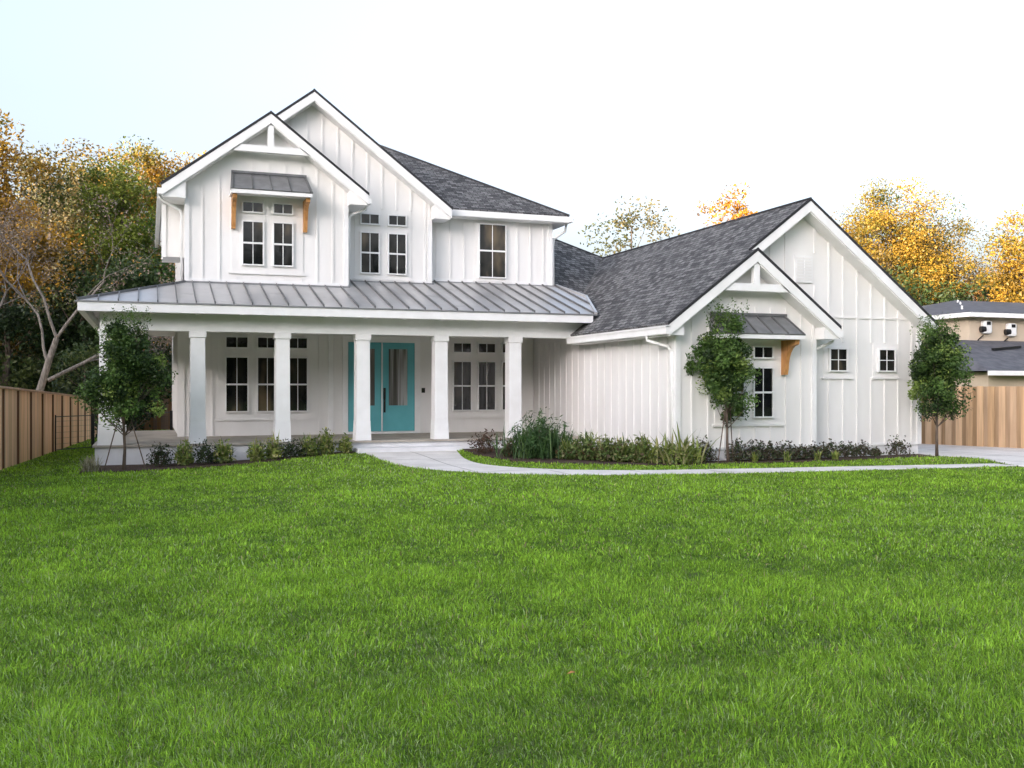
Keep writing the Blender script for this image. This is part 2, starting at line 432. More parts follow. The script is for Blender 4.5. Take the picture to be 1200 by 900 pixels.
MB().box(7.99,11.68,27.22,27.6,6.54,6.57).box(11.3,11.68,27.6,36.5,6.54,6.57).build('soffit', M['trim'], H)
MB().box(7.99,11.7,27.165,27.19,6.55,6.72).build('gutter', M['trim'], H)
# garage roofs
def zg(x): return 6.05 - KS*(14.43-x)
slab([(10.5,19.0,zg(10.5)),(12.73,19.0,zg(12.73)),(12.73,19.4,zg(12.73)),(14.43,19.4,6.05),(14.43,30.7,6.05),(10.97,30.7,zg(10.97)),(10.97,24.35,zg(10.97)),(10.5,24.35,zg(10.5))])
slab([(12.73,19.0,zg(12.73)),(14.95,19.0,zg(12.73)-KS*2.22),(14.95,19.82,zg(12.73)-KS*2.22),(12.73,19.82,zg(12.73))])
slab([(14.43,19.4,6.05),(18.15,19.4,6.05-KS*3.72),(18.15,31,6.05-KS*3.72),(14.43,31,6.05)])
rb = MB().prism([(14.47,30.72,6.07),(11.3,30.7,7.02),(11.28,25.1,2.76)], (0,0,.1))
rb.prism([(14.43,30.7,6.05),(14.43,34,4.2),(11.3,34,4.2),(11.3,30.7,7.02)], (0,0,.1))
rb.build('roof', M['shingle'], H)
# ridge caps
mb = MB()
mb.tube([(4.15,26.78,9.6),(4.15,36.8,9.6)], .035, 6); mb.tube([(14.43,19.38,6.05),(14.43,30.7,6.05)], .035, 6)
mb.tube([(11.7,27.2,WZ),(xr,yr,9.6)], .04, 6); mb.tube([(2.92,25.88,8.665),(2.92,26.8,8.665)], .03, 6)
mb.tube([(14.43,30.7,6.05),(11.3,30.7,7.02)], .04, 6)
mb.build('ridge_cap', M['shingle_edge'], H)
# dark drip edge along every rake
def rake(x0, z0, x1, z1, y): MB().prism([(x0,y,z0+.025),(x1,y,z1+.025),(x1,y,z1-.05),(x0,y,z0-.05)], (0,.02,0)).build('rake_edge', M['shingle_edge'], H)
rake(.28,zl(.3),2.92,zl(2.92),25.895); rake(2.92,8.665,5.44,8.665-KS*2.52,25.895)
rake(2.95,zl(2.95),4.15,9.6,26.795); rake(4.15,9.6,7.99,9.6-KS*3.84,26.795)
rake(10.48,zg(10.5),12.73,zg(12.73),18.995); rake(12.73,zg(12.73),14.97,zg(12.73)-KS*2.24,18.995)
rake(12.76,zg(12.76),14.43,6.05,19.395); rake(14.43,6.05,18.17,6.05-KS*3.74,19.395)

# rake boards, returns, truss decoration
def truss(xa, za, y, zt, name='gable_truss'):
    mb = MB(); hw = (za-.28-zt)/KS
    mb.box(xa-hw-.12, xa+hw+.12, y+.02, y+.16, zt-.11, zt+.06)       # collar tie
    mb.box(xa-.075, xa+.075, y+.02, y+.14, zt+.06, za-.2)            # king post
    return mb.build(name, M['trim'], H)
truss(2.92, 8.665, 25.9, 7.74); truss(12.73, 4.76, 19.0, 3.92)
def rakeboard(xa, za, y, xl, xr_, w_=.24):
    mb = MB(); d = .05
    for x in (xl, xr_):
        if x is None: continue
        ze = za - KS*abs(x-xa)
        pts = [(xa,y,za-d),(x,y,ze-d),(x,y,ze-d-w_),(xa,y,za-d-w_*1.0)]
        if x > xa: pts = pts[::-1]
        mb.prism(pts, (0,-.05,0))
    return mb.build('rake_board', M['trim'], H)
rakeboard(2.92,8.665,25.885,.3,5.42); rakeboard(4.15,9.6,26.785,2.9,7.97)
rakeboard(12.73,4.76,18.985,10.5,14.95); rakeboard(14.43,6.05,19.385,12.7,18.15)
# boxed eave returns and soffits
mb = MB()
def ret(x0, x1, y0, y1, ztop, zb):      # little triangular box at the foot of a rake
    # x0 = outer edge, x1 = wall
    zi = ztop + KS*abs(x1-x0)
    p = [(x0,y0,ztop),(x0,y0,zb),(x1,y0,zb),(x1,y0,zi)]
    if x1 < x0: p = p[::-1]
    MB().prism(p, (0,-(y1-y0),0)).build('eave_box', M['trim'], H)
ret(.3+.02,.86,25.95,26.96,zl(.3)-.25,6.36); ret(5.40,4.94,25.95,27.18,8.665-KS*2.5-.25,6.46)
ret(7.95,7.475,26.85,27.58,9.6-KS*3.82-.25,6.38); ret(10.52,10.9,19.05,24.3,zg(10.5)-.22,2.80)
ret(14.93,14.56,19.05,19.78,4.76-KS*2.22-.25,2.78); ret(18.13,17.97,19.45,30,6.05-KS*3.72-.22,2.95)
# gutters
mb = MB(); mb.box(10.42,10.52,18.98,24.4,2.82,2.98); mb.box(10.40,10.53,18.98,24.4,2.96,3.0)
mb.build('gutter', M['trim'], H)
MB().box(.2,.31,25.9,36,6.42,6.56).build('gutter', M['trim'], H)
MB().box(5.42,5.5,25.9,27.15,6.5,6.63).build('gutter', M['trim'], H)
MB().box(11.7,11.8,27.1,36,6.56,6.72).build('gutter', M['trim'], H)
MB().box(14.95,15.04,19.0,19.75,2.83,2.97).build('gutter', M['trim'], H)
def spout(pts): MB().tube(pts, .038, 8).build('downspout', M['trim'], H, smooth=True)
spout([(.25,26.15,6.45),(.27,26.2,6.34),(.74,26.4,6.12),(.78,26.42,6.0),(.78,26.42,4.3)])
spout([(5.46,26.3,6.55),(5.44,26.35,6.42),(5.05,26.45,6.26),(5.0,26.4,6.12),(5.0,26.42,4.42)])
spout([(11.75,27.5,6.6),(11.74,27.6,6.36),(11.42,27.7,6.12),(11.37,27.66,5.9),(11.37,27.62,4.72)])
spout([(10.47,19.95,2.85),(10.47,19.95,2.72),(10.80,19.6,2.58),(10.84,19.5,2.45),(10.84,19.5,.15)])
spout([(15.0,19.3,2.9),(14.98,19.3,2.74),(14.66,19.62,2.52),(14.62,19.7,2.4),(14.62,19.74,.2)])
# corner boards
for b in ((.84,.95,26.258,26.302,4.15,6.4),(4.84,4.96,26.258,26.302,4.15,6.46),(7.37,7.49,27.158,27.202,4.15,6.38),
          (11.2,11.32,27.558,27.602,4.15,6.56),(10.87,10.99,19.358,19.402,.28,2.8),(14.45,14.57,19.358,19.402,.28,2.8),
          (17.86,17.98,19.758,19.802,.28,3.1),(10.862,10.902,19.405,19.53,.28,2.76)):
    MB().box(*b).build('corner_board', M['trim'], H)

# windows --------------------------------------------------------------
def window(x0, x1, z0, z1, y, kind='hung', lit=None):
    fr = .032; mb = MB()
    mb.box(x0-fr,x0,y-.075,y+.002,z0-fr,z1+fr); mb.box(x1,x1+fr,y-.075,y+.002,z0-fr,z1+fr)
    mb.box(x0,x1,y-.075,y+.002,z1,z1+fr); mb.box(x0,x1,y-.075,y+.002,z0-fr,z0)
    xm = (x0+x1)/2; zm = (z0+z1)/2
    o = mb.build('window', M['trim'], H)
    s = MB(); s.box(xm-.009,xm+.009,y-.052,y-.03,z0+.001,z1-.001)
    if kind == 'hung': s.box(x0+.001,x1-.001,y-.066,y-.028,zm-.022,zm+.022)
    if kind == 'four': s.box(x0+.001,x1-.001,y-.053,y-.029,zm-.009,zm+.009)
    s.build('glazing_bar', M['trim'], o)
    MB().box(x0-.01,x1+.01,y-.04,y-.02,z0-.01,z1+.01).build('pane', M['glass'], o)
def panel(x0, x1, z0, z1, y, sill=True):
    mb = MB(); mb.box(x0,x1,y-.024,y+.002,z0,z1)
    if sill: mb.box(x0-.06,x1+.06,y-.05,y+.002,z0-.05,z0-.002)
    mb.build('window_surround', M['siding'], H)
panel(1.97,3.78,4.62,6.6,26.3)
for x0, x1 in ((2.26,2.75),(3.03,3.49)): window(x0,x1,6.16,6.39,26.276,'two'); window(x0,x1,4.82,5.90,26.276)
panel(5.30,6.90,4.68,6.58,27.2)
for x0, x1 in ((5.48,5.96),(6.25,6.72)): window(x0,x1,6.18,6.43,27.176,'two'); window(x0,x1,4.83,5.92,27.176)
panel(8.87,9.96,4.8,6.54,27.6); window(9.02,9.81,4.89,6.41,27.576)
panel(1.74,4.33,.82,3.2,28)
for x0, x1 in ((1.97,2.52),(2.80,3.30),(3.62,4.12)): window(x0,x1,2.76,3.03,27.976,'two'); window(x0,x1,1.03,2.48,27.976)
panel(8.12,10.6,.82,3.2,28)
for x0, x1 in ((8.36,8.88),(9.12,9.63),(9.87,10.38)): window(x0,x1,2.71,2.96,27.976,'two'); window(x0,x1,1.02,2.42,27.976)
panel(11.87,13.62,.84,2.76,19.4)
for x0, x1 in ((12.10,12.57),(12.86,13.34)): window(x0,x1,2.35,2.58,19.376,'two'); window(x0,x1,1.01,2.10,19.376)
for x0, x1 in ((15.24,15.71),(16.67,17.13)):
    panel(x0-.14,x1+.14,1.92,2.74,19.8); window(x0,x1,2.08,2.58,19.776,'four')

# front door ------------------------------------------------------------
mb = MB(); mb.box(5.12,5.27,27.955,28.002,.36,3.12); mb.box(7.20,7.36,27.955,28.002,.36,3.12); mb.box(5.27,7.20,27.955,28.002,2.96,3.12)
mb.box(5.27,7.20,27.93,28.002,.36,.42)
mb.box(7.9,8.04,27.955,28.002,.36,3.3); mb.box(4.72,4.86,27.955,28.002,.36,3.3); mb.build('door_frame', M['trim'], H)
def leaf(x0, x1, gx0, gx1, hx):
    mb = MB(); y = 27.95; gz0, gz1 = 1.16, 2.77
    for b in ((x0,gx0,.43,2.95),(gx1,x1,.43,2.95),(gx0,gx1,.43,gz0),(gx0,gx1,gz1,2.95)): mb.box(b[0],b[1],y,y+.045,b[2],b[3])
    d = mb.build('front_door', M['teal'], H)
    t = MB(); e = .035
    t.box(gx0-e,gx0,y-.014,y,gz0-e,gz1+e); t.box(gx1,gx1+e,y-.014,y,gz0-e,gz1+e); t.box(gx0,gx1,y-.014,y,gz1,gz1+e); t.box(gx0,gx1,y-.014,y,gz0-e,gz0)
    t.box(gx1+.03,x1-.04,y-.006,y,.6,.62); t.build('moulding', M['teal'], d)
    MB().box(gx0-.01,gx1+.01,y+.015,y+.028,gz0-.01,gz1+.01).build('pane', M['door_glass'], d)
    if hx:
        h = MB(); h.box(hx-.035,hx+.035,y-.02,y,1.34,1.66); h.tube([(hx,y-.02,1.3),(hx,y-.07,1.27),(hx,y-.075,1.1),(hx,y-.02,1.03)], .014, 8)
        h.box(hx-.03,hx+.03,y-.018,y,.96,1.34); h.tube([(hx,y,1.58),(hx,y-.045,1.58)], .032, 12)
        h.build('handle', M['black'], d)
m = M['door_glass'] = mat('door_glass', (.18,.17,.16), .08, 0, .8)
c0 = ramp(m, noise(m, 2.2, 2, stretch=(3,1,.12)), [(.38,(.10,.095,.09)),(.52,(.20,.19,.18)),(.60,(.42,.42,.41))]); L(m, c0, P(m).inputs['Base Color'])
leaf(5.28,6.215,5.5,6.03,None); leaf(6.255,7.19,6.43,6.98,6.31)
MB().box(6.218,6.252,27.92,27.99,.43,2.95).build('door_post', M['trim'], H)
MB().box(7.40,7.50,27.93,27.975,1.52,1.66).build('doorbell', M['black'], H, bevel=.01)

# porch -------------------------------------------------------------------
MB().box(-1.14,10.87,24.36,27.99,-.4,.31).box(-1.14,.76,27.99,32.4,-.4,.31).build('porch_base', M['foundation'], H)
MB().box(-1.19,10.88,24.3,27.99,.312,.362).box(-1.19,.765,27.995,32.4,.312,.362).build('porch_floor', M['porch_floor'], H)
MB().box(4.72,7.35,23.78,24.355,-.2,.2).build('step', M['foundation'], H, bevel=.01)
def column(x, y, w0=.355, w1=.33):
    mb = MB(); mb.frust(x, y, .36, .85, w0+.04, w0+.04, w0, w0) ; mb.frust(x, y, .85, 2.84, w0-.01, w0-.01, w1, w1)
    mb.frust(x, y, 2.84, 2.98, w1+.06, w1+.06, w1+.06, w1+.06)
    mb.build('column', M['trim'], H, bevel=.006)
for x in (1.08,3.03,4.98,6.98,8.98): column(x, 24.58)
column(-.80, 24.6, .54, .48); column(-.82, 28.3); column(-.82, 32.1)
mb = MB(); mb.box(-1.04,10.86,24.4,24.76,2.98,3.50); mb.box(-1.04,-.68,24.76,32.3,2.98,3.50)
mb.build('porch_beam', M['trim'], H)
MB().box(-.68,10.87,24.76,27.98,3.24,3.29).box(-.68,.76,27.98,32.3,3.24,3.29).build('porch_ceiling', M['ceiling'], H)
# metal roof of the porch
EZ, MK = 3.60, .3
zt = EZ + MK*3.7
mb = MB()
mb.prism([(-1.47,23.9,EZ),(11.05,23.9,EZ),(11.75,26.1,EZ+MK*2.2),(11.5,27.62,zt),(2.23,27.6,zt)], (0,0,.035))
mb.prism([(-1.47,23.9,EZ),(2.23,27.6,zt),(.84,27.6,EZ+MK*2.31),(.84,34,EZ+MK*2.31),(-1.47,34,EZ)], (0,0,.035))
mr = mb.build('porch_roof', M['metal_roof'], H)
mb = MB()
for x in arange(-1.05,11.6,.415):
    ye = 27.62 if x > 2.2 else 23.9+(x+1.47)
    y0 = 23.89 if x < 11.0 else 23.9+(x-11.05)*3.14
    if x > 4.94: ye = 27.2 if x < 7.47 else 27.6
    else: ye = min(ye, 26.3)
    mb.bar((x,y0,EZ+MK*(y0-23.9)+.02),(x,ye,EZ+MK*(ye-23.9)+.02), .022, .06)
for y in arange(24.6,34,.415):
    xe = min(-1.47+(y-23.9), .84)
    mb.bar((-1.48,y,EZ+.02),(xe,y,EZ+MK*(xe+1.47)+.02), .022, .06)
mb.bar((-1.47,23.9,EZ+.02),(.85,26.22,EZ+MK*2.32+.02), .05, .06)
mb.build('seam', M['seam'], mr)
MB().bar((11.05,23.88,EZ+.01),(11.76,26.1,EZ+MK*2.2+.01), .06, .08).bar((11.76,26.1,EZ+MK*2.2+.01),(11.45,27.6,zt+.01), .06, .08).build('flashing', M['metal_roof'], mr)
mb = MB(); mb.box(-1.5,11.06,23.84,23.9,EZ-.045,EZ-.012); mb.box(-1.53,-1.47,23.9,34,EZ-.045,EZ-.012); mb.build('rake_edge', M['awning'], H)
mb = MB(); mb.box(-1.47,10.95,23.86,24.0,EZ-.24,EZ-.047); mb.box(-1.47,-1.33,24.0,34,EZ-.24,EZ-.047); mb.build('fascia', M['trim'], H)
mb = MB()
mb.prism([(-1.33,24.0,3.50),(10.9,24.0,3.50),(10.9,24.42,3.55),(-1.04,24.42,3.55)], (0,0,.02)); mb.build('soffit', M['ceiling'], H)
for i, x in enumerate(arange(-.9,10.6,.98)):
    MB().prism([(x-.04,24.0,3.46),(x-.04,24.0,3.36),(x-.04,24.4,3.36),(x-.04,24.4,3.48)], (-.08,0,0)).build('rafter_tail', M['trim'], H)
# end wall of the porch roof down to the shingles
MB().prism([(11.0,24.2,3.62),(11.0,27.6,4.6),(11.0,27.6,3.0),(11.0,24.2,3.0)], (.05,0,0)).build('wall', M['siding'], H)

# window awnings ------------------------------------------------------------
def awning(x0, x1, y, z_top, z_eave, depth, brackets, bz, slope_in=.12):
    r = MB()
    a = [(x0,y-depth,z_eave),(x1,y-depth,z_eave),(x1-slope_in*.6,y-.02,z_top),(x0+slope_in*.6,y-.02,z_top)]
    n = (Vector(a[1])-Vector(a[0])).cross(Vector(a[2])-Vector(a[1])).normalized()
    r.prism(a, tuple(n*.03))
    r.prism([(x0,y-depth,z_eave-.03),(x0+slope_in*.6,y-.02,z_top-.03),(x0+slope_in*.6,y-.02,z_eave-.03)], (-.02,0,0))
    r.prism([(x1,y-depth,z_eave-.03),(x1-slope_in*.6,y-.02,z_eave-.03),(x1-slope_in*.6,y-.02,z_top-.03)], (.02,0,0))
    o = r.build('window_awning', M['awning'], H)
    s = MB(); k = int((x1-x0)/.42)
    for i in range(k+1):
        t = .03+.94*i/k; s.bar(Vector(a[0]).lerp(Vector(a[1]),t)+n*.01, Vector(a[3]).lerp(Vector(a[2]),t)+n*.01, .022, .045)
    s.bar(Vector(a[3])+n*.02, Vector(a[2])+n*.02, .08, .06); s.build('seam', M['seam'], o)
    f = MB(); f.box(x0+.02,x1-.02,y-depth+.01,y-depth+.05,z_eave-.12,z_eave-.032); f.box(x0+.02,x0+.06,y-depth+.05,y-.03,z_eave-.12,z_eave-.034); f.box(x1-.06,x1-.02,y-depth+.05,y-.03,z_eave-.12,z_eave-.034)
    f.box(x0+.06,x1-.06,y-depth+.05,y-.03,z_eave-.06,z_eave-.04)
    f.build('fascia', M['trim'], o)
    for bx in brackets:
        zt_ = z_eave-.122; p = [(0,zt_),(-depth*.85,zt_),(-depth*.82,zt_-.1)]
        for i in range(7):
            t = i/6*math.pi/2; p.append((-depth*.75+.0+math.sin(t)*depth*.52, zt_-.12-(1-math.cos(t))*(bz-.25)))
        p += [(-.13,zt_-bz+.05),(-.12,zt_-bz),(0,zt_-bz)]
        MB().prism([(bx-.05,y-.005+q,z) for q, z in p][::-1], (-.1,0,0)).build('bracket', M['cedar'], o)
awning(1.90,3.93,26.28,7.14,6.62,.72,(2.02,3.82),.80)
awning(11.66,13.80,19.38,3.30,2.86,.66,(11.78,13.66),.78)

# ------------------------------------------------------------------ fences
def boards(name, parent, A, B, z0f, h, wd=.14, gap=.0, th=.02, face=(0,-1,0), base=(.50,.30,.17), over=False, mname='board', fall=0):
    A = Vector(A); B = Vector(B); d = (B-A); Ln = d.length; d.normalize(); nrm = Vector((-d.y, d.x, 0))
    mb = MB(); n = int(Ln/(wd+gap))
    for i in range(n):
        c = A + d*((i+.5)*(wd+gap)); z0 = float(g(c.x,c.y))+z0f
        k = random.uniform(.78,1.15); t = random.uniform(-.03,.03); mb.cur = (base[0]*k, base[1]*k+t*.5, base[2]*k+t)
        off = nrm*(0.035 if (over and i%2) else 0.0)*-1
        if over and i%2 == 0: mb.cur = tuple(q*.62 for q in mb.cur)  # recessed boards darkened: overlap shadow put into their colour
        w2 = (wd+ (0.03 if over else -.004))/2; hh_ = h + random.uniform(-.008,.008) - fall*(c.y-23.5)
        p = [c-d*w2+off, c+d*w2+off]
        v = [(q.x+s_*nrm.x*th/2, q.y+s_*nrm.y*th/2, z) for z in (z0+.03, z0+hh_) for s_ in (-1,1) for q in p]
        mb.add(v, [(0,1,3,2),(4,6,7,5),(0,4,5,1),(2,3,7,6),(0,2,6,4),(1,5,7,3)])
    return mb.build(name, M[mname], parent)
# left fence
LF = empty('wooden_fence', (-2.96,23.56,-.12), 'pale new timber privacy fence with dark battens receding along the left side of the lawn', 'fence')
FA, FB = Vector((-4.06,10,0)), Vector((-1.35,44,0))
boards('board_panel', LF, FA, FB, 0, 1.80, .15, base=(.88,.59,.34), fall=.026)
dd = (FB-FA).normalized(); nn = Vector((dd.y,-dd.x,0))
i = 0; t = .4
while t < 34:
    c = FA + dd*t; z0 = float(g(c.x,c.y))
    mb = MB(); mb.cur = (.17,.09,.05) ; q = c + nn*.03
    mb.add([(q.x+a*dd.x*.03+b*nn.x*.02, q.y+a*dd.y*.03+b*nn.y*.02, z0+z) for z in (.03,1.76-.026*(c.y-23.5)) for a, b in ((-1,-1),(1,-1),(1,1),(-1,1))], [(0,3,2,1),(4,5,6,7),(0,1,5,4),(1,2,6,5),(2,3,7,6),(3,0,4,7)])
    mb.build('batten', M['board'], LF); t += 1.5
mb = MB(); mb.cur = (.62,.42,.29)
mb.prism([(FA.x-.09,FA.y,2.05),(FB.x-.09,FB.y,1.167),(FB.x+.09,FB.y,1.167),(FA.x+.09,FA.y,2.05)][::-1], (0,0,.04)); mb.build('cap_rail', M['board'], LF)
# right fence
RF = empty('wooden_fence', (21.3,23.4,0), 'tan cedar board fence behind the driveway right of the garage', 'fence')
for A, B in (((18.6,27.6,0),(20.6,25.0,0)),((20.6,25.0,0),(22.3,20.3,0)),((22.3,20.3,0),(24.2,14.6,0))):
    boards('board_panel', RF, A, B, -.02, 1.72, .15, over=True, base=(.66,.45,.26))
    A = Vector(A); B = Vector(B); d = (B-A).normalized(); n_ = Vector((-d.y,d.x,0)); r = MB(); r.cur = (.34,.2,.11)
    for z in (.35,1.0,1.55): r.bar(A-n_*-.07+Vector((0,0,z)), B-n_*-.07+Vector((0,0,z)), .04, .09)
    r.build('rail', M['board'], RF)
for p in ((18.6,27.6),(20.6,25.0),(21.45,22.65),(22.3,20.3),(23.2,17.5)):
    r = MB(); r.cur = (.36,.22,.13); r.box(p[0]+.08,p[0]+.17,p[1]-.03,p[1]+.06,-.2,1.62); r.build('post', M['board'], RF)
# back fence seen through the porch
BF = empty('wooden_fence', (0,46,0), 'brown weathered board fence behind the house seen through the side porch', 'fence')
boards('board_panel', BF, (-1.3,44.2,0),(12,46,0), 0, 1.8, .15, base=(.27,.15,.085))
# black metal fence
KF = empty('metal_fence', (-2.4,30.3,-.12), 'low black metal fence with thin wires between wooden fence and house', 'fence')
pts = [(-2.45,30.3),(-1.53,31.6),(-.4,33.2),(.7,34.7)]
for p in pts:
    z = float(g(*p)); MB().box(p[0]-.045,p[0]+.045,p[1]-.045,p[1]+.045,z-.1,z+1.03).build('post', M['black'], KF, bevel=.006)
for a, b in zip(pts, pts[1:]):
    mb = MB()
    for z in (.06,.98): mb.tube([(a[0],a[1],float(g(*a))+z),(b[0],b[1],float(g(*b))+z)], .012, 6)
    mb.build('rail', M['black'], KF)
    w_ = MB()
    for z in (.22,.38,.54,.70,.85): w_.tube([(a[0],a[1],float(g(*a))+z),(b[0],b[1],float(g(*b))+z)], .003, 4)
    w_.build('wire', M['black'], KF)

# ------------------------------------------------------------------ neighbour's house
NH = empty('neighbour_house', (45,40,0), 'tan stucco house with dark hip roofs behind the fence on the right', 'house')
MB().box(37.1,58,37.6,50,0,5.15).build('wall', M['stucco'], NH)
MB().box(34.2,60,33.6,37.6,0,2.35).build('wall', M['stucco'], NH)
mb = MB(); e = 5.28; A_ = [(36.6,37.1,e),(58.5,37.1,e),(58.5,50.5,e),(36.6,50.5,e)]; r1 = (42.2,43.8,6.55); r2 = (53,43.8,6.55)
mb.add(A_+[r1,r2], [(0,1,5,4),(1,2,5),(2,3,4,5),(3,0,4),(3,2,1,0)]); ur = mb.build('roof', M['neighbour_roof'], NH)
MB().box(36.55,58.55,37.02,37.1,5.05,5.26).box(36.52,36.6,37.1,50.5,5.05,5.26).build('fascia', M['trim'], ur)
mb = MB(); mb.prism([(33.6,33.0,2.4),(60,33.0,2.4),(60,37.6,3.95),(37.1,37.6,3.95),(33.6,37.6,2.9)][:], (0,0,.1)); 
mb2 = MB(); mb2.add([(33.6,33.0,2.4),(60,33.0,2.4),(60,37.62,3.97),(35.6,37.62,3.97),(33.6,46,2.4)], [(0,1,2,3),(0,3,4)]); lr = mb2.build('roof', M['neighbour_roof'], NH)
MB().box(33.55,60,32.92,33.0,2.2,2.4).build('fascia', M['trim'], lr)
MB().bar((36.8,35.9,3.46),(38.9,36.3,3.62), .12, .1).build('vent_pipe', M['black'], NH)
MB().tube([(38.75,34.4,2.85),(38.72,34.4,3.25)], .07, 8).build('vent_pipe', M['white_plastic'], NH)
for x, z in ((40.0,6.05),(37.9,5.62),(41.0,6.28)): MB().tube([(x, 37.1+(z-5.28)*5.27, z-.1),(x, 37.1+(z-5.28)*5.27, z+.13)], .05, 10).build('vent_pipe', M['white_plastic'], ur)
def ac(x, z):
    o = MB().box(x-.02,x+.50,37.3,37.6,z-.32,z+.32).build('air_vent', M['white_plastic'], NH, bevel=.1)
    mb = MB(); mb.tube([(x-.12,37.45,z-.12),(x+.1,37.38,z-.10)], .15, 14); mb.box(x+.12,x+.34,37.27,37.31,z+.10,z+.26); mb.build('opening', M['black'], o)
    MB().tube([(x+.1,37.5,z-.4),(x-.15,37.55,z-.6),(x-.25,37.55,z-.78)], .03, 6).build('pipe', M['black'], o)
ac(37.75,4.6); ac(39.3,4.5)

# ------------------------------------------------------------------ foliage
def orient(n, up=.0):
    a = rng.normal(size=(n,3)); a[:,2] += up; a /= np.linalg.norm(a,axis=1)[:,None]
    b = rng.normal(size=(n,3)); b -= (b*a).sum(1)[:,None]*a; b /= np.linalg.norm(b,axis=1)[:,None]
    return a, b, np.cross(a,b)
def leaf_mesh(name, cen, length, width, cols, parent, u=None, v=None, mname='leaf'):
    n = len(cen)
    if u is None: _, u, v = orient(n, .8)
    ln = (length*rng.uniform(.6,1.25,n))[:,None]/2; wd = (width*rng.uniform(.6,1.25,n))[:,None]/2
    V = np.stack([cen-u*ln, cen+v*wd-u*ln*.1, cen+u*ln, cen-v*wd-u*ln*.1], 1).reshape(-1,3)
    return np_mesh(name, V, np.arange(4*n), np.arange(n)*4, np.full(n,4), np.repeat(cols,4,axis=0), M[mname], parent)
def palette(n, pal, wts, jit=.25):
    pal = np.array(pal); k = rng.choice(len(pal), n, p=np.array(wts)/sum(wts)); c = pal[k]
    return c*rng.uniform(1-jit,1+jit,(n,1))
def crown(name, parent, c, r, clumps, leaves, size, pal, wts, clump_r=.28, shell=.55, aspect=.55, flat=.7, egg=0.0, gap=0):
    """crown of leaf clumps inside an uneven ellipsoid; returns clump centres"""
    c = np.array(c); r = np.array(r, float)
    d = rng.normal(size=(clumps,3)); d /= np.linalg.norm(d,axis=1)[:,None]
    rad = rng.uniform(shell,1.0,clumps)**.8
    rad *= 1 + .22*np.sin(3.1*np.arctan2(d[:,1],d[:,0])+rng.uniform(0,6)) * (1-abs(d[:,2]))
    cc = d*rad[:,None]
    if egg: cc[:,:2] *= (1 - egg*(cc[:,2:3]))          # wider towards the foot
    cc = c + cc*r
    cr = clump_r*r.mean()*rng.uniform(.55,1.3,clumps)
    k = rng.integers(0, clumps, leaves)
    off = rng.normal(size=(leaves,3)); off /= np.linalg.norm(off,axis=1)[:,None]; off *= rng.uniform(0,1,(leaves,1))**.5; off[:,2] *= flat
    P_ = cc[k] + off*cr[k][:,None]
    clcol = palette(clumps, pal, wts, .2)
    col = clcol[k]*rng.uniform(.82,1.18,(leaves,1)); 
    mix = rng.random(leaves) < .08; col[mix] = palette(mix.sum(), pal, wts)
    leaf_mesh(name, P_, size, size*aspect, col, parent)
    return cc
def limbs(name, parent, base, top, r0, targets, m='bark', n=14, lean=(0,0), bend=.3):
    mb = MB(); base = Vector(base); top = Vector(top)
    pts = []; k = 7
    for i in range(k):
        t = i/(k-1); p = base.lerp(top, t) + Vector((random.uniform(-1,1), random.uniform(-1,1), 0))*bend*.15*(t>0)
        pts.append(p)
    mb.tube(pts, [r0*(1.25 if i == 0 else 1)*(1-.75*i/(k-1)) for i in range(k)], 8)
    idx = rng.permutation(len(targets))[:n]
    for j in idx:
        q = Vector(targets[j]); t = min(.95, max(.25, (q.z-base.z)/(top.z-base.z+1e-6) - .25)); i0 = t*(k-1); a = int(i0); s = pts[a].lerp(pts[min(a+1,k-1)], i0-a)
        mid = s.lerp(q, .5) + Vector((0,0,-.1*(q-s).length + .05)); rr_ = r0*(1-.75*t)*.45
        mb.tube([s, mid, q], [rr_, rr_*.6, rr_*.15], 5)
    return mb.build(name, M[m], parent, smooth=True)

GOLD = [(.42,.24,.022),(.33,.20,.02),(.20,.16,.02),(.08,.10,.018),(.17,.11,.02)]
OLIV = [(.10,.11,.02),(.16,.14,.025),(.06,.08,.02),(.30,.20,.03)]
DARK = [(.03,.055,.015),(.05,.08,.02),(.08,.10,.025),(.02,.035,.012)]
def tree(x, y, h, r, label, pal, wts, low=.35, n=22000, size=.20, group='trees in the woods beyond the fence', name='broadleaf_tree', clumps=60, r0=.2, bark='bark', shell=.45, cat='tree', cr=.40):
    z0 = float(g(x,y)); T = empty(name, (x,y,z0), label, cat, group)
    zc = z0 + h*(low+1)/2; rz = h*(1-low)/2
    cc = crown('crown', T, (x,y,zc), (r,r,rz), clumps, n, size, pal, wts, clump_r=cr, shell=shell)
    limbs('trunk', T, (x,y,z0-.2), (x+random.uniform(-.4,.4), y, z0+h*.9), r0, cc, bark)
    return T
G1 = 'trees in the woods beyond the left fence'
tree(-5.6,46.7,13.2,2.6,'golden-topped tree at the far left edge of the woods behind the wooden fence',GOLD,[5,4,3,2,2],.25,group=G1)
tree(-4.6,54.5,13.6,3.0,'olive and brown tree directly behind the bare grey tree',[(.2,.15,.06),(.28,.2,.05),(.12,.11,.04)],[3,2,3],.2,group=G1)
tree(-3.0,57.5,14.6,2.9,'tall golden brown tree between the bare tree and round green tree in the woods',GOLD,[3,4,4,3,2],.2,group=G1)
tree(-1.3,60,15.6,3.2,'tallest golden crowned tree in the middle of the left woods',GOLD,[5,5,3,3,1],.2,n=27000,group=G1)
tree(0.8,62,16.0,3.0,'golden and dark green tree standing behind the round light green tree',GOLD,[4,4,3,4,1],.2,n=27000,group=G1)
tree(2.6,63.5,16.0,3.0,'golden-topped dark tree closest to the left corner of the farmhouse roof',GOLD,[5,4,3,4,1],.15,n=27000,group=G1)
tree(3.4,59,13.5,2.4,'dark olive tree half hidden by the left upper wall of the farmhouse',OLIV,[3,3,4,1],.1,group=G1)
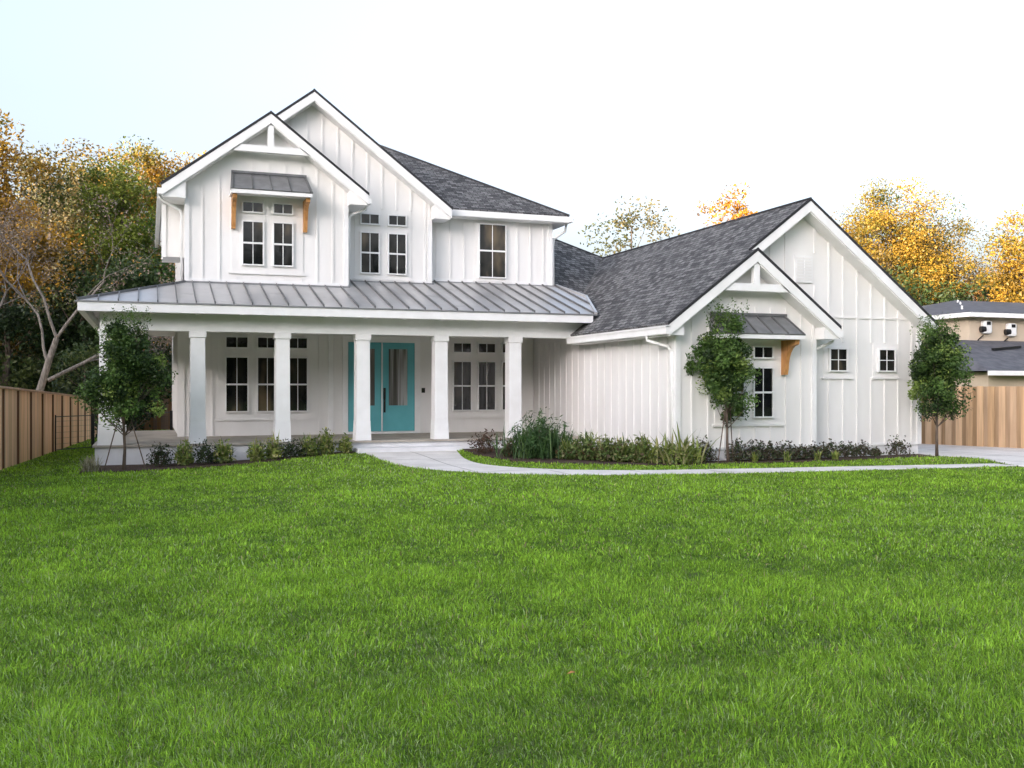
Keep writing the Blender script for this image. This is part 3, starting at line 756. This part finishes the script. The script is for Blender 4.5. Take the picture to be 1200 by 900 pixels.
tree(-1.25,47.3,11.9,1.9,'round light yellow-green tree in the middle of the woods left of the house',[(.16,.20,.02),(.20,.23,.03),(.12,.16,.02)],[3,3,2],.45,n=14000,size=.16,shell=.3,group=G1)
tree(.75,48.0,9.6,1.6,'small bright green tree low beside the upper left wall of the house',[(.06,.16,.03),(.10,.18,.03),(.25,.2,.03)],[4,3,1],.4,n=4500,size=.18,group=G1)
tree(-5.3,43.6,5.4,2.0,'low dark evergreen behind the leftmost stretch of wooden fence',DARK,[3,3,1,3],.0,n=9000,group=G1)
tree(-4.0,49,5.8,2.3,'dark bushy evergreen behind the fence beneath the bare tree',DARK,[3,3,1,3],.0,n=9000,group=G1)
tree(-2.5,46,7.6,2.0,'dark evergreen with a thin straight trunk between the bare tree and porch',DARK,[3,3,2,3],.0,n=11000,group=G1)
tree(-.8,43,7.4,1.9,'dark evergreen right behind the left corner of the porch roof',DARK,[3,3,2,2],.0,n=11000,group=G1)
tree(.7,47.5,7.2,2.0,'green tree seen through the opening at the side of the porch',DARK,[2,4,3,1],.05,n=5500,group=G1)
tree(-2.1,38.2,3.3,1.2,'short dark green bush tree just over the top of the wooden fence end',DARK,[2,3,2,2],.0,n=3500,size=.15,group=G1,r0=.08)
tree(2.9,50,9.0,2.3,'dark green tree standing right behind the left wall of the farmhouse',DARK,[3,3,2,2],.05,n=9000,group=G1)

# bare grey tree
def bare_tree():
    x, y = -4.05, 35.2; T = empty('bare_tree', (x,y,-.12), 'bare grey leaning multi-trunk tree rising behind the wooden fence', 'tree')
    mb = MB(); tw = MB(); ends = []
    def grow(p, d, ln, r, lv):
        n = 4; pts = [p]; rad = [r]; q = p.copy(); dd_ = d.copy()
        for i in range(n):
            dd_ = (dd_ + Vector((random.gauss(0,.05 if lv == 5 else .16), random.gauss(0,.05 if lv == 5 else .16), random.gauss(.02,.1)))).normalized()
            q = q + dd_*ln/n; pts.append(q.copy()); rad.append(r*(1-.42*(i+1)/n))
        (mb if r > .03 else tw).tube(pts, rad, 7 if r > .03 else 4, cap=False)
        if lv == 0: ends.append(q); return
        k = 3 if lv > 1 else 4
        for j in range(k):
            a = random.uniform(.3,.85); az = random.uniform(0,6.283); s_ = dd_.orthogonal().normalized(); t_ = dd_.cross(s_)
            nd = (dd_*math.cos(a) + (s_*math.cos(az)+t_*math.sin(az))*math.sin(a)).normalized()
            b = pts[random.choice([2,3,4])] if j else pts[-1]
            grow(b, nd, ln*random.uniform(.55,.8), rad[-1]*random.uniform(.55,.8), lv-1)
        ends.append(q)
    grow(Vector((x,y,-.2)), Vector((-.14,0,1)).normalized(), 3.3, .15, 5)
    grow(Vector((x+.45,y,-.2)), Vector((.12,0,1)).normalized(), 3.6, .15, 5)
    grow(Vector((x+1.0,y+.2,1.9)), Vector((.85,.1,.55)).normalized(), 2.4, .07, 4)
    mb.build('trunk', M['pale_bark'], T, smooth=True); tw.build('twigs', M['pale_bark'], T)
    E_ = np.array([tuple(e) for e in ends]); n = 6500; k = rng.integers(0,len(E_),n)
    P_ = E_[k] + rng.normal(size=(n,3))*.13
    leaf_mesh('dry_leaves', P_, .10, .05, palette(n, [(.26,.2,.15),(.34,.28,.22),(.45,.25,.06),(.18,.13,.09)], [4,3,1,3]), T)
bare_tree()

# right side trees and those over the garage roof
G2 = 'trees beyond the garage and the neighbour house'
tree(46.3,54,15.2,3.9,'tall golden autumn tree rising just right of the garage gable',GOLD,[3,3,3,2,3],.4,n=26000,size=.19,clumps=80,group=G2,shell=.3)
tree(51.5,56.2,14.2,3.8,'golden brown tree second right of the garage gable',GOLD,[2,3,4,2,4],.35,n=26000,size=.19,clumps=80,group=G2,shell=.3)
tree(57,59.3,12.0,3.8,'low brown tree in the dip between the tall golden trees and the right edge',GOLD,[2,3,3,2,4],.25,n=12000,size=.21,group=G2)
tree(57.8,56.5,11.0,3.2,'orange-leaved tree with bright gaps above the neighbour roof',[(.5,.24,.08),(.4,.2,.06),(.3,.16,.05)],[2,2,2],.25,n=9000,size=.21,group=G2)
tree(51.8,47.6,13.2,2.6,'bright gold tree cut off by the right edge of the view',GOLD,[6,4,2,1,1],.4,n=12000,size=.22,group=G2)
for x, y, h, r, lb in ((41.5,50,9.0,3.6,'dark green tree directly behind the right rake of the garage'),(46.5,51.5,8.8,3.6,'dark green tree behind the apex of the neighbour roof'),(52,52,8.8,3.8,'dark green tree behind the right part of the neighbour roof')):
    tree(x,y,h,r,lb,DARK,[3,4,3,1],.05,n=7000,size=.26,group=G2)
tree(27.3,53.8,12.6,2.9,'sparse twiggy tree seen above the low point of the garage roof',[(.16,.13,.05),(.10,.10,.03),(.25,.2,.08)],[3,3,1],.45,n=2600,size=.24,clumps=34,shell=.5,group=G2,r0=.16)
tree(23.5,57,9.9,2.4,'low olive tree peeping over the roof beside the upper storey',OLIV,[3,3,2,2],.3,n=4000,size=.24,group=G2)
tree(36.2,56.5,14.6,2.3,'bright orange tree top above the middle of the garage ridge',[(.48,.20,.010),(.42,.19,.012),(.34,.16,.015)],[4,3,1],.7,n=2600,size=.26,clumps=22,group=G2,shell=.3)

# far trees close the horizon; unseen stretch added to block the low sun
def treeline_sunblock():
    pl = [(-20,95,10),(-26,62,9),(-24,45,9.5),(-24,28,9.5),(-35,21,12),(-54,10,20),(-53,-26,22),(-28,-52,20),(20,-58,18),(55,-45,14),(80,-15,11),(92,20,10),(95,60,11),(75,88,12),(40,98,11),(5,100,10.5),(-20,95,10)]
    p = np.array(pl); d = np.r_[0, np.cumsum(np.hypot(np.diff(p[:,0]), np.diff(p[:,1])))]
    n = 520; t = np.linspace(0, d[-1], n); X = np.interp(t,d,p[:,0]); Y = np.interp(t,d,p[:,1]); Hh = np.interp(t,d,p[:,2])
    Hn = Hh*(.9 + .10*np.sin(t*.9)*np.sin(t*.37+1) + rng.uniform(-.04,.04,n))
    cx, cy = 25., 30.
    nx = X-cx; ny = Y-cy; q = np.hypot(nx,ny); nx/=q; ny/=q
    mb = MB(); prof = [(0,0,0),( -.9,0,.45),(-.4,0,.85),(1.2,0,.95),(2.6,0,.8),(3.0,0,0)]
    v = []; mb.cur = (.03,.045,.014)
    for i in range(n):
        for a, _, z in prof:
            j = rng.uniform(-.3,.3); v.append((X[i]+nx[i]*(a+j), Y[i]+ny[i]*(a+j), z*Hn[i]-.3))
    K = len(prof); f = [(i*K+k, (i+1)*K+k, (i+1)*K+k+1, i*K+k+1) for i in range(n-1) for k in range(K-1)]
    # leaf cards around the core, same object
    m_ = 110000; s = rng.uniform(0,1,m_)*d[-1]; x = np.interp(s,d,p[:,0]); y = np.interp(s,d,p[:,1]); h = np.interp(s,t,Hn)
    ux = x-cx; uy = y-cy; q = np.hypot(ux,uy); ux/=q; uy/=q
    lump = np.sin(s*1.3)*np.sin(s*.71+2)
    zz = rng.uniform(0,1.12,m_)**.7; depth = rng.normal(-.6,.8,m_) + lump*.9
    cen = np.stack([x+ux*depth, y+uy*depth, zz*h*(1+.06*lump)], 1)
    _, u_, v_ = orient(m_, .5); sz = .55; ln = (sz*rng.uniform(.5,1.2,m_))[:,None]/2
    V = np.stack([cen-u_*ln, cen+v_*ln*.6, cen+u_*ln, cen-v_*ln*.6],1).reshape(-1,3)
    base = len(v); allv = np.vstack([np.array(v), V]); fa = np.array(f); fb = np.arange(4*m_).reshape(-1,4)+base
    F = np.vstack([fa, fb]); c = np.vstack([np.tile([[.03,.045,.014]],(base,1)), np.repeat(palette(m_, DARK+[(.16,.13,.03)], [3,3,3,2,1]),4,axis=0)])
    o = np_mesh('far_woods_sunblock', allv, F.ravel(), np.arange(len(F))*4, np.full(len(F),4), c, M['leaf'])
    tag(o, 'dense dark line of far trees closing the view, unseen stretch added to block low sun', 'woods', kind='stuff')
treeline_sunblock()

# ------------------------------------------------------------------ young trees in the beds
def young(x, y, h, zc0, w_, label, pal, wts, egg, stakes, lean=0):
    z0 = float(g(x,y)); T = empty('young_tree', (x,y,z0), label, 'tree', 'staked young trees around the house')
    c = (x+lean, y, z0+(zc0+h)/2); rz = (h-zc0)/2
    cc = crown('crown', T, c, (w_/2,w_/2,rz), 150, 21000, .085, pal, wts, clump_r=.27, shell=.1, aspect=.5, egg=egg, flat=1.0)
    # upright tip shoots
    n = 60; tips = np.stack([c[0]+rng.normal(0,w_*.16,n), c[1]+rng.normal(0,w_*.16,n), z0+h-.12+rng.uniform(-.35,.22,n)],1)
    k = rng.integers(0,n,900); pp = tips[k]+rng.normal(size=(900,3))*[.03,.03,.08]
    leaf_mesh('shoots', pp, .06, .028, palette(900,[(.10,.17,.03),(.07,.12,.02)],[1,1]), T)
    limbs('trunk', T, (x,y,z0-.05), (x+lean,y,z0+h*.93), .035, list(cc)+[tuple(q) for q in tips[:25]], 'bark', n=60, bend=.15)
    for sx, sy, top in stakes:
        MB().tube([(x+sx,y+sy,z0-.1),(x+sx*.3,y+sy*.3,z0+top)], .013, 6).build('stake', M['bark'], T)
PAL1 = [(.065,.12,.025),(.11,.19,.04),(.035,.065,.018),(.24,.33,.07)]  # last, palest tone puts lit leaf highlights into the colour
young(-.50,22.9,3.35,.80,1.50,'fuller young tree on stakes in front of the left porch corner',PAL1,[4,3,3,1.2],.30,[(-.42,-.15,1.05),(.48,-.1,1.1)])
young(11.95,18.95,3.42,.92,1.25,'slim young tree with bare trunk in front of the garage window awning',PAL1,[4,3,2.5,1.2],.45,[(-.35,-.1,1.15),(.22,.15,1.2)],lean=-.1)
young(17.75,19.0,3.25,.85,1.36,'conical young tree at the right corner of the garage beside the driveway',PAL1,[4,3,2.5,1.5],.42,[(.12,.1,1.0)])

# ------------------------------------------------------------------ bed plants
def plant_leaves(name, x, y, w_, h, n, ln, wd, pal, wts, T, style='mound'):
    z0 = float(g(x,y))+.03
    if style == 'mound':
        w_ *= random.uniform(.85,1.15); h *= random.uniform(.85,1.2)
        d = rng.normal(size=(n,3)); d /= np.linalg.norm(d,axis=1)[:,None]; d[:,2] = abs(d[:,2]); r = rng.uniform(.35,1.05,n)**.6
        lump = 1+.25*np.sin(4*np.arctan2(d[:,1],d[:,0])+x*7)
        P_ = np.stack([x+d[:,0]*r*w_/2*lump, y+d[:,1]*r*w_/2*lump, z0+.04+d[:,2]*r*h*lump],1)
        leaf_mesh(name, P_, ln, wd, palette(n,pal,wts,.3), T)
    else:                                    # strap leaves fanning from the crown of the plant
        az = rng.uniform(0,6.283,n); tilt = rng.uniform(.1,1.15 if style=='fan' else .8,n); L_ = ln*rng.uniform(.5,1.1,n)
        bx = x+rng.normal(0,w_*.12,n); by = y+rng.normal(0,w_*.12,n)
        V = []; seg = 4; cols = palette(n,pal,wts,.3)
        dirh = np.stack([np.cos(az),np.sin(az),np.zeros(n)],1); side = np.stack([-np.sin(az),np.cos(az),np.zeros(n)],1)
        pos = np.stack([bx,by,np.full(n,z0)],1); P_all = []
        for s_ in range(seg+1):
            t = s_/seg; wdt = wd*(.6+1.2*t)*(1-t)**.6+.002
            P_all += [pos-side*wdt/2, pos+side*wdt/2]
            a = tilt*(.5+1.1*t); pos = pos + (dirh*np.sin(a)[:,None] + np.array([0,0,1])*np.cos(a)[:,None])*(L_/seg)[:,None]
        Pm = np.stack(P_all,1)               # n, 2*(seg+1), 3
        Vv = Pm.reshape(-1,3); K = 2*(seg+1); q = np.array([[2*i,2*i+1,2*i+3,2*i+2] for i in range(seg)])
        F = (np.arange(n)[:,None,None]*K + q[None]).reshape(-1,4)
        np_mesh(name, Vv, F.ravel(), np.arange(len(F))*4, np.full(len(F),4), np.repeat(cols,K,axis=0), M['leaf'], T)
def shrub(x, y, w_, h, label, pal, wts, group, style='mound', n=700, ln=.07, wd=.035, name='shrub', cat='shrub', stems=9):
    z0 = float(g(x,y)); T = empty(name, (x,y,z0), label, cat, group)
    plant_leaves('foliage', x, y, w_, h, n, ln, wd, pal, wts, T, style)
    if style == 'mound':
        mb = MB()
        for _ in range(stems):
            a = random.uniform(0,6.28); e = random.uniform(.5,1.05); mb.tube([(x,y,z0-.03),(x+math.cos(a)*w_*.2,y+math.sin(a)*w_*.2,z0+h*.5),(x+math.cos(a)*w_*.42*e,y+math.sin(a)*w_*.42*e,z0+h*e)], [.012,.008,.003], 5)
        mb.build('stem', M['bark'], T)
    return T
DKG = [(.03,.05,.02),(.05,.075,.025),(.06,.05,.035)]
YLG = [(.30,.34,.08),(.18,.25,.05),(.40,.38,.16),(.10,.15,.04)]
BUR = [(.06,.045,.03),(.08,.075,.04),(.06,.09,.035),(.20,.19,.13)]
GL = 'plants in the bed along the porch'; GR = 'plants in the bed along the garage'
shrub(-1.15,22.75,.62,.24,'pale dry grass tuft at the left end of the porch bed',[(.45,.42,.30),(.35,.34,.2),(.2,.22,.1)],[3,2,1],GL,'fan',220,.34,.014,'grass_tuft','plant')
ords = ['left end','second','third','fourth','fifth','sixth','seventh']
names_l = [(.25,23.55,.52,.44,'dark'),(.75,23.6,.5,.62,'yel'),(1.2,23.62,.52,.40,'dark'),(1.62,23.7,.5,.60,'yel'),(2.35,23.75,.55,.52,'yel'),(2.75,23.8,.5,.62,'yel'),(3.2,23.85,.56,.42,'dark'),(3.6,23.9,.5,.58,'yel'),(3.98,23.95,.5,.55,'yel'),(4.45,24.0,.42,.40,'yel')]
lab_l = ['dark low shrub at the left end of the porch bed, nearest the young tree','upright yellow-green plant just left of the second porch column','dark low shrub in front of the second porch column','yellow-green plant right of the second porch column','short yellow-green plant left of the third porch column','tallest yellow-green plant left of the third porch column','dark low shrub right of the third porch column','yellow-green plant between the third column and the teal door','second yellow-green plant before the path in the porch bed','small yellow-green plant at the path end of the porch bed']
for (x,y,w_,h,k), lb in zip(names_l, lab_l):
    if k == 'dark': shrub(x,y,w_,h,lb,DKG,[3,3,1],GL,n=800)
    else:
        T = shrub(x,y,w_*.9,h*.75,lb,YLG,[2,3,1,2],GL,n=380,ln=.11,wd=.05); plant_leaves('shoots',x,y,w_*.8,h,46,h*1.05,.035,YLG,[2,2,2,1],T,'fan')
shrub(7.55,22.6,.7,.42,'reddish brown low shrub at the path end of the garage bed',[(.10,.05,.03),(.07,.045,.03),(.06,.07,.03)],[3,2,1],GR)
shrub(7.95,21.7,.6,.40,'reddish green shrub left of the big spiky shrub',[(.10,.06,.03),(.06,.08,.03)],[2,2],GR)
T = shrub(8.55,21.55,1.45,.92,'big dark green spiky shrub in front of the last porch column',[(.04,.09,.025),(.07,.14,.04),(.12,.20,.07)],[3,3,1],GR,n=2200,ln=.16,wd=.03)
plant_leaves('fronds',8.55,21.55,3.0,1.1,620,.80,.026,[(.045,.09,.03),(.08,.15,.04),(.14,.22,.07)],[3,3,1],T,'fan')
gr = [(9.0,20.9,.6,.42,'low green plant right of the big spiky shrub'),(9.3,20.6,.62,.55,'leafy green plant against the garage side wall, second right of the spiky shrub'),(9.55,20.15,.6,.50,'leafy green plant third right of the big spiky shrub'),(9.85,19.85,.6,.52,'leafy green plant in the middle of the bed along the garage side wall'),(10.1,19.55,.55,.50,'leafy green plant fifth right of the big spiky shrub')]
for x,y,w_,h,lb in gr:
    T = shrub(x,y,w_,h*.8,lb,[(.10,.16,.04),(.18,.22,.07),(.27,.26,.12),(.10,.07,.03)],[3,3,1,1],GR,n=620,ln=.11,wd=.055); plant_leaves('shoots',x,y,w_,h,60,h*1.25,.035,YLG,[1,3,1,2],T,'fan')
for x,y,h,lb in ((10.35,19.3,.55,'tall yellow-green strap-leaved plant left of the garage corner'),(10.65,19.0,.68,'tallest strap-leaved plant with arching leaves at the garage corner'),(11.0,18.95,.55,'short strap-leaved plant right of the garage corner')):
    T = shrub(x,y,.6,.34,lb,YLG,[2,3,1,2],GR,n=450,ln=.08,wd=.04,name='strap_leaf_plant',cat='plant'); plant_leaves('fronds',x,y,1.1,h,26,h*1.35,.06,[(.22,.27,.06),(.16,.20,.05),(.33,.32,.14)],[3,2,1],T,'fan')
bx = [11.45,12.3,12.75,13.15,13.6,14.0,14.45,14.9,15.35,15.8,16.2,16.85]
bl = ['dark burgundy shrub just left of the slim young tree','dark burgundy shrub just right of the slim young tree','burgundy shrub under the left garage window','burgundy shrub under the right garage window','burgundy shrub below the orange bracket','burgundy shrub right below the bay corner, first left of it','burgundy shrub at the bay corner of the garage','burgundy shrub first right of the bay corner','burgundy shrub under the left small square window','burgundy shrub second right of the bay corner group','smallest burgundy shrub at the right end of its row','lone burgundy shrub under the right small square window']
for i, (x, lb) in enumerate(zip(bx, bl)):
    s_ = [.58,.5,.52,.5,.55,.5,.55,.5,.5,.42,.25,.6][i]
    shrub(x, 19.15 if x < 14.6 else 19.3, s_, s_*.68, lb, BUR, [3,2,3,1], GR, n=random.randint(330,560), ln=.075, wd=.04)
for x, lb in ((12.55,'small yellow-green tuft between burgundy shrubs right of the slim tree'),(13.4,'small yellow-green tuft below the right garage window'),(14.2,'small yellow-green tuft left of the garage bay corner'),(14.7,'small yellow-green tuft right of the garage bay corner')):
    shrub(x, 18.85, .26, .2, lb, YLG, [2,2,1,1], GR, 'fan', 40, .24, .03, 'leafy_tuft', 'plant')

# ------------------------------------------------------------------ grass
def inside(poly, X, Y):
    p = np.array(poly); c = np.zeros(len(X), bool); n = len(p); j = n-1
    for i in range(n):
        xi, yi = p[i]; xj, yj = p[j]
        with np.errstate(divide='ignore', invalid='ignore'):
            c ^= ((yi > Y) != (yj > Y)) & (X < (xj-xi)*(Y-yi)/(yj-yi+1e-12)+xi)
        j = i
    return c
def vnoise(x, y, s, seed):
    r = np.random.default_rng(seed); G_ = r.random((256,256)); u = x/s; v = y/s
    i = np.floor(u).astype(int); j = np.floor(v).astype(int); a = u-i; b = v-j; a = a*a*(3-2*a); b = b*b*(3-2*b)
    q = lambda m, n: G_[m % 256, n % 256]
    return q(i,j)*(1-a)*(1-b)+q(i+1,j)*a*(1-b)+q(i,j+1)*(1-a)*b+q(i+1,j+1)*a*b
def grass():
    c20, s20 = math.cos(R(20)), math.sin(R(20))
    Xs, Ys, Ws, Hs = [], [], [], []
    for d0, d1, dens, wd, ht, pad in ((3.3,6.2,9500,.0046,.046,3.4),(6.2,9.5,5200,.0068,.047,3.4),(9.5,14,2300,.011,.050,3.4),(14,20,1100,.015,.048,3.4),(20,30,600,.018,.052,2.5),(30,52,160,.028,.06,2.5)):
        hw = .53*d1+pad; n = int(dens*(d1-d0)*2*hw)
        d = rng.uniform(d0,d1,n); r = rng.uniform(-hw,hw,n); k = abs(r) < .53*d+pad; d = d[k]; r = r[k]
        X = r*c20+d*s20; Y = -r*s20+d*c20
        if d0 >= 30: q = X < 1.0; X, Y = X[q], Y[q]
        Xs.append(X); Ys.append(Y); Ws.append(np.full(len(X),wd)); Hs.append(np.full(len(X),ht))
    X = np.concatenate(Xs); Y = np.concatenate(Ys); W = np.concatenate(Ws); Hh = np.concatenate(Hs)
    bad = inside(PATH,X,Y)|inside(DRIVE,X,Y)|inside(BED_L,X,Y)|inside(BED_R,X,Y)
    bad |= (X>-1.2)&(X<10.95)&(Y>24.3)&(Y<33)|(X>10.85)&(X<18)&(Y>19.4)|(X>.7)&(Y>28)|(X>22.5)&(Y>18)
    bad |= (X < -4.06+.0797*(Y-10)-.1)
    k = ~bad; X, Y, W, Hh = X[k], Y[k], W[k], Hh[k]; n = len(X)
    big = vnoise(X,Y,1.7,1); mid = vnoise(X,Y,.45,2); fine = vnoise(X,Y,.13,3); hugep = vnoise(X,Y,4.5,5)
    thin = (fine*.5+mid*.5) < .17; keep = ~thin | (rng.random(n) < .35)
    X,Y,W,Hh,big,mid,fine,hugep = [a[keep] for a in (X,Y,W,Hh,big,mid,fine,hugep)]; n = len(X)
    az = rng.uniform(0,6.283,n) ; az = np.where(rng.random(n)<.45, 6.283*vnoise(X,Y,.35,4)*1.5+rng.normal(0,.5,n), az)
    lean = np.clip(rng.normal(.78,.38,n),.05,1.6)
    L_ = Hh*(.55+.55*mid+.35*big)*rng.uniform(.6,1.5,n)
    dirh = np.stack([np.cos(az),np.sin(az),np.zeros(n)],1); fa = az+rng.normal(0,.9,n)+math.pi/2
    side = np.stack([np.cos(fa),np.sin(fa),np.zeros(n)],1); up = np.array([0,0,1.])
    base = np.stack([X,Y,g(X,Y)-.004],1)
    a1 = lean*.55; p1 = base+(dirh*np.sin(a1)[:,None]+up*np.cos(a1)[:,None])*(L_*.55)[:,None]
    a2 = lean*1.5; p2 = p1+(dirh*np.sin(a2)[:,None]+up*np.cos(a2)[:,None])*(L_*.5)[:,None]
    wv = (W*rng.uniform(.7,1.3,n))[:,None]/2
    V = np.stack([base-side*wv*.8, base+side*wv*.8, p1+side*wv, p1-side*wv, p2],1).reshape(-1,3)
    i0 = np.arange(n)[:,None]*5; quads = i0+np.array([[0,1,2,3]]); tris = i0+np.array([[3,2,4]])
    idx = np.concatenate([quads.ravel(), tris.ravel()]); ls = np.concatenate([np.arange(n)*4, 4*n+np.arange(n)*3]); lt = np.concatenate([np.full(n,4),np.full(n,3)])
    dk = np.array([.10,.205,.018]); lt_ = np.array([.45,.70,.055]); bl = np.array([.40,.50,.20]); st = np.array([.50,.42,.2])
    t = np.clip(-.02+.26*big+.42*mid+.38*fine+rng.normal(0,.26,n),0,1)[:,None]
    C = dk*(1-t)+lt_*t
    q = (rng.random(n) < np.clip(.07+.25*(hugep-.45),.02,.25)); C[q] = bl*rng.uniform(.8,1.25,(q.sum(),1))
    q = rng.random(n) < .012+.05*(fine>.88); C[q] = st*rng.uniform(.6,1.2,(q.sum(),1))
    C *= rng.uniform(.45,1.4,(n,1))
    c5 = np.repeat(C,5,axis=0)
    o = np_mesh('grass', V, idx, ls, lt, c5, M['grass'])
    tag(o, 'short bright green lawn grass covering the whole front yard', 'grass', kind='stuff')
    print('blades', n)
grass()
# a dry leaf lying on the lawn
T = MB(); lx, ly = 2.2, 5.15
T.add([(lx,ly,.05),(lx+.03,ly+.012,.062),(lx+.06,ly,.055),(lx+.03,ly-.02,.06)], [(0,1,2,3)])
o = T.build('dry_leaf', M['cedar']); tag(o, 'small brown fallen leaf lying on the lawn near the bottom of the view', 'leaf')
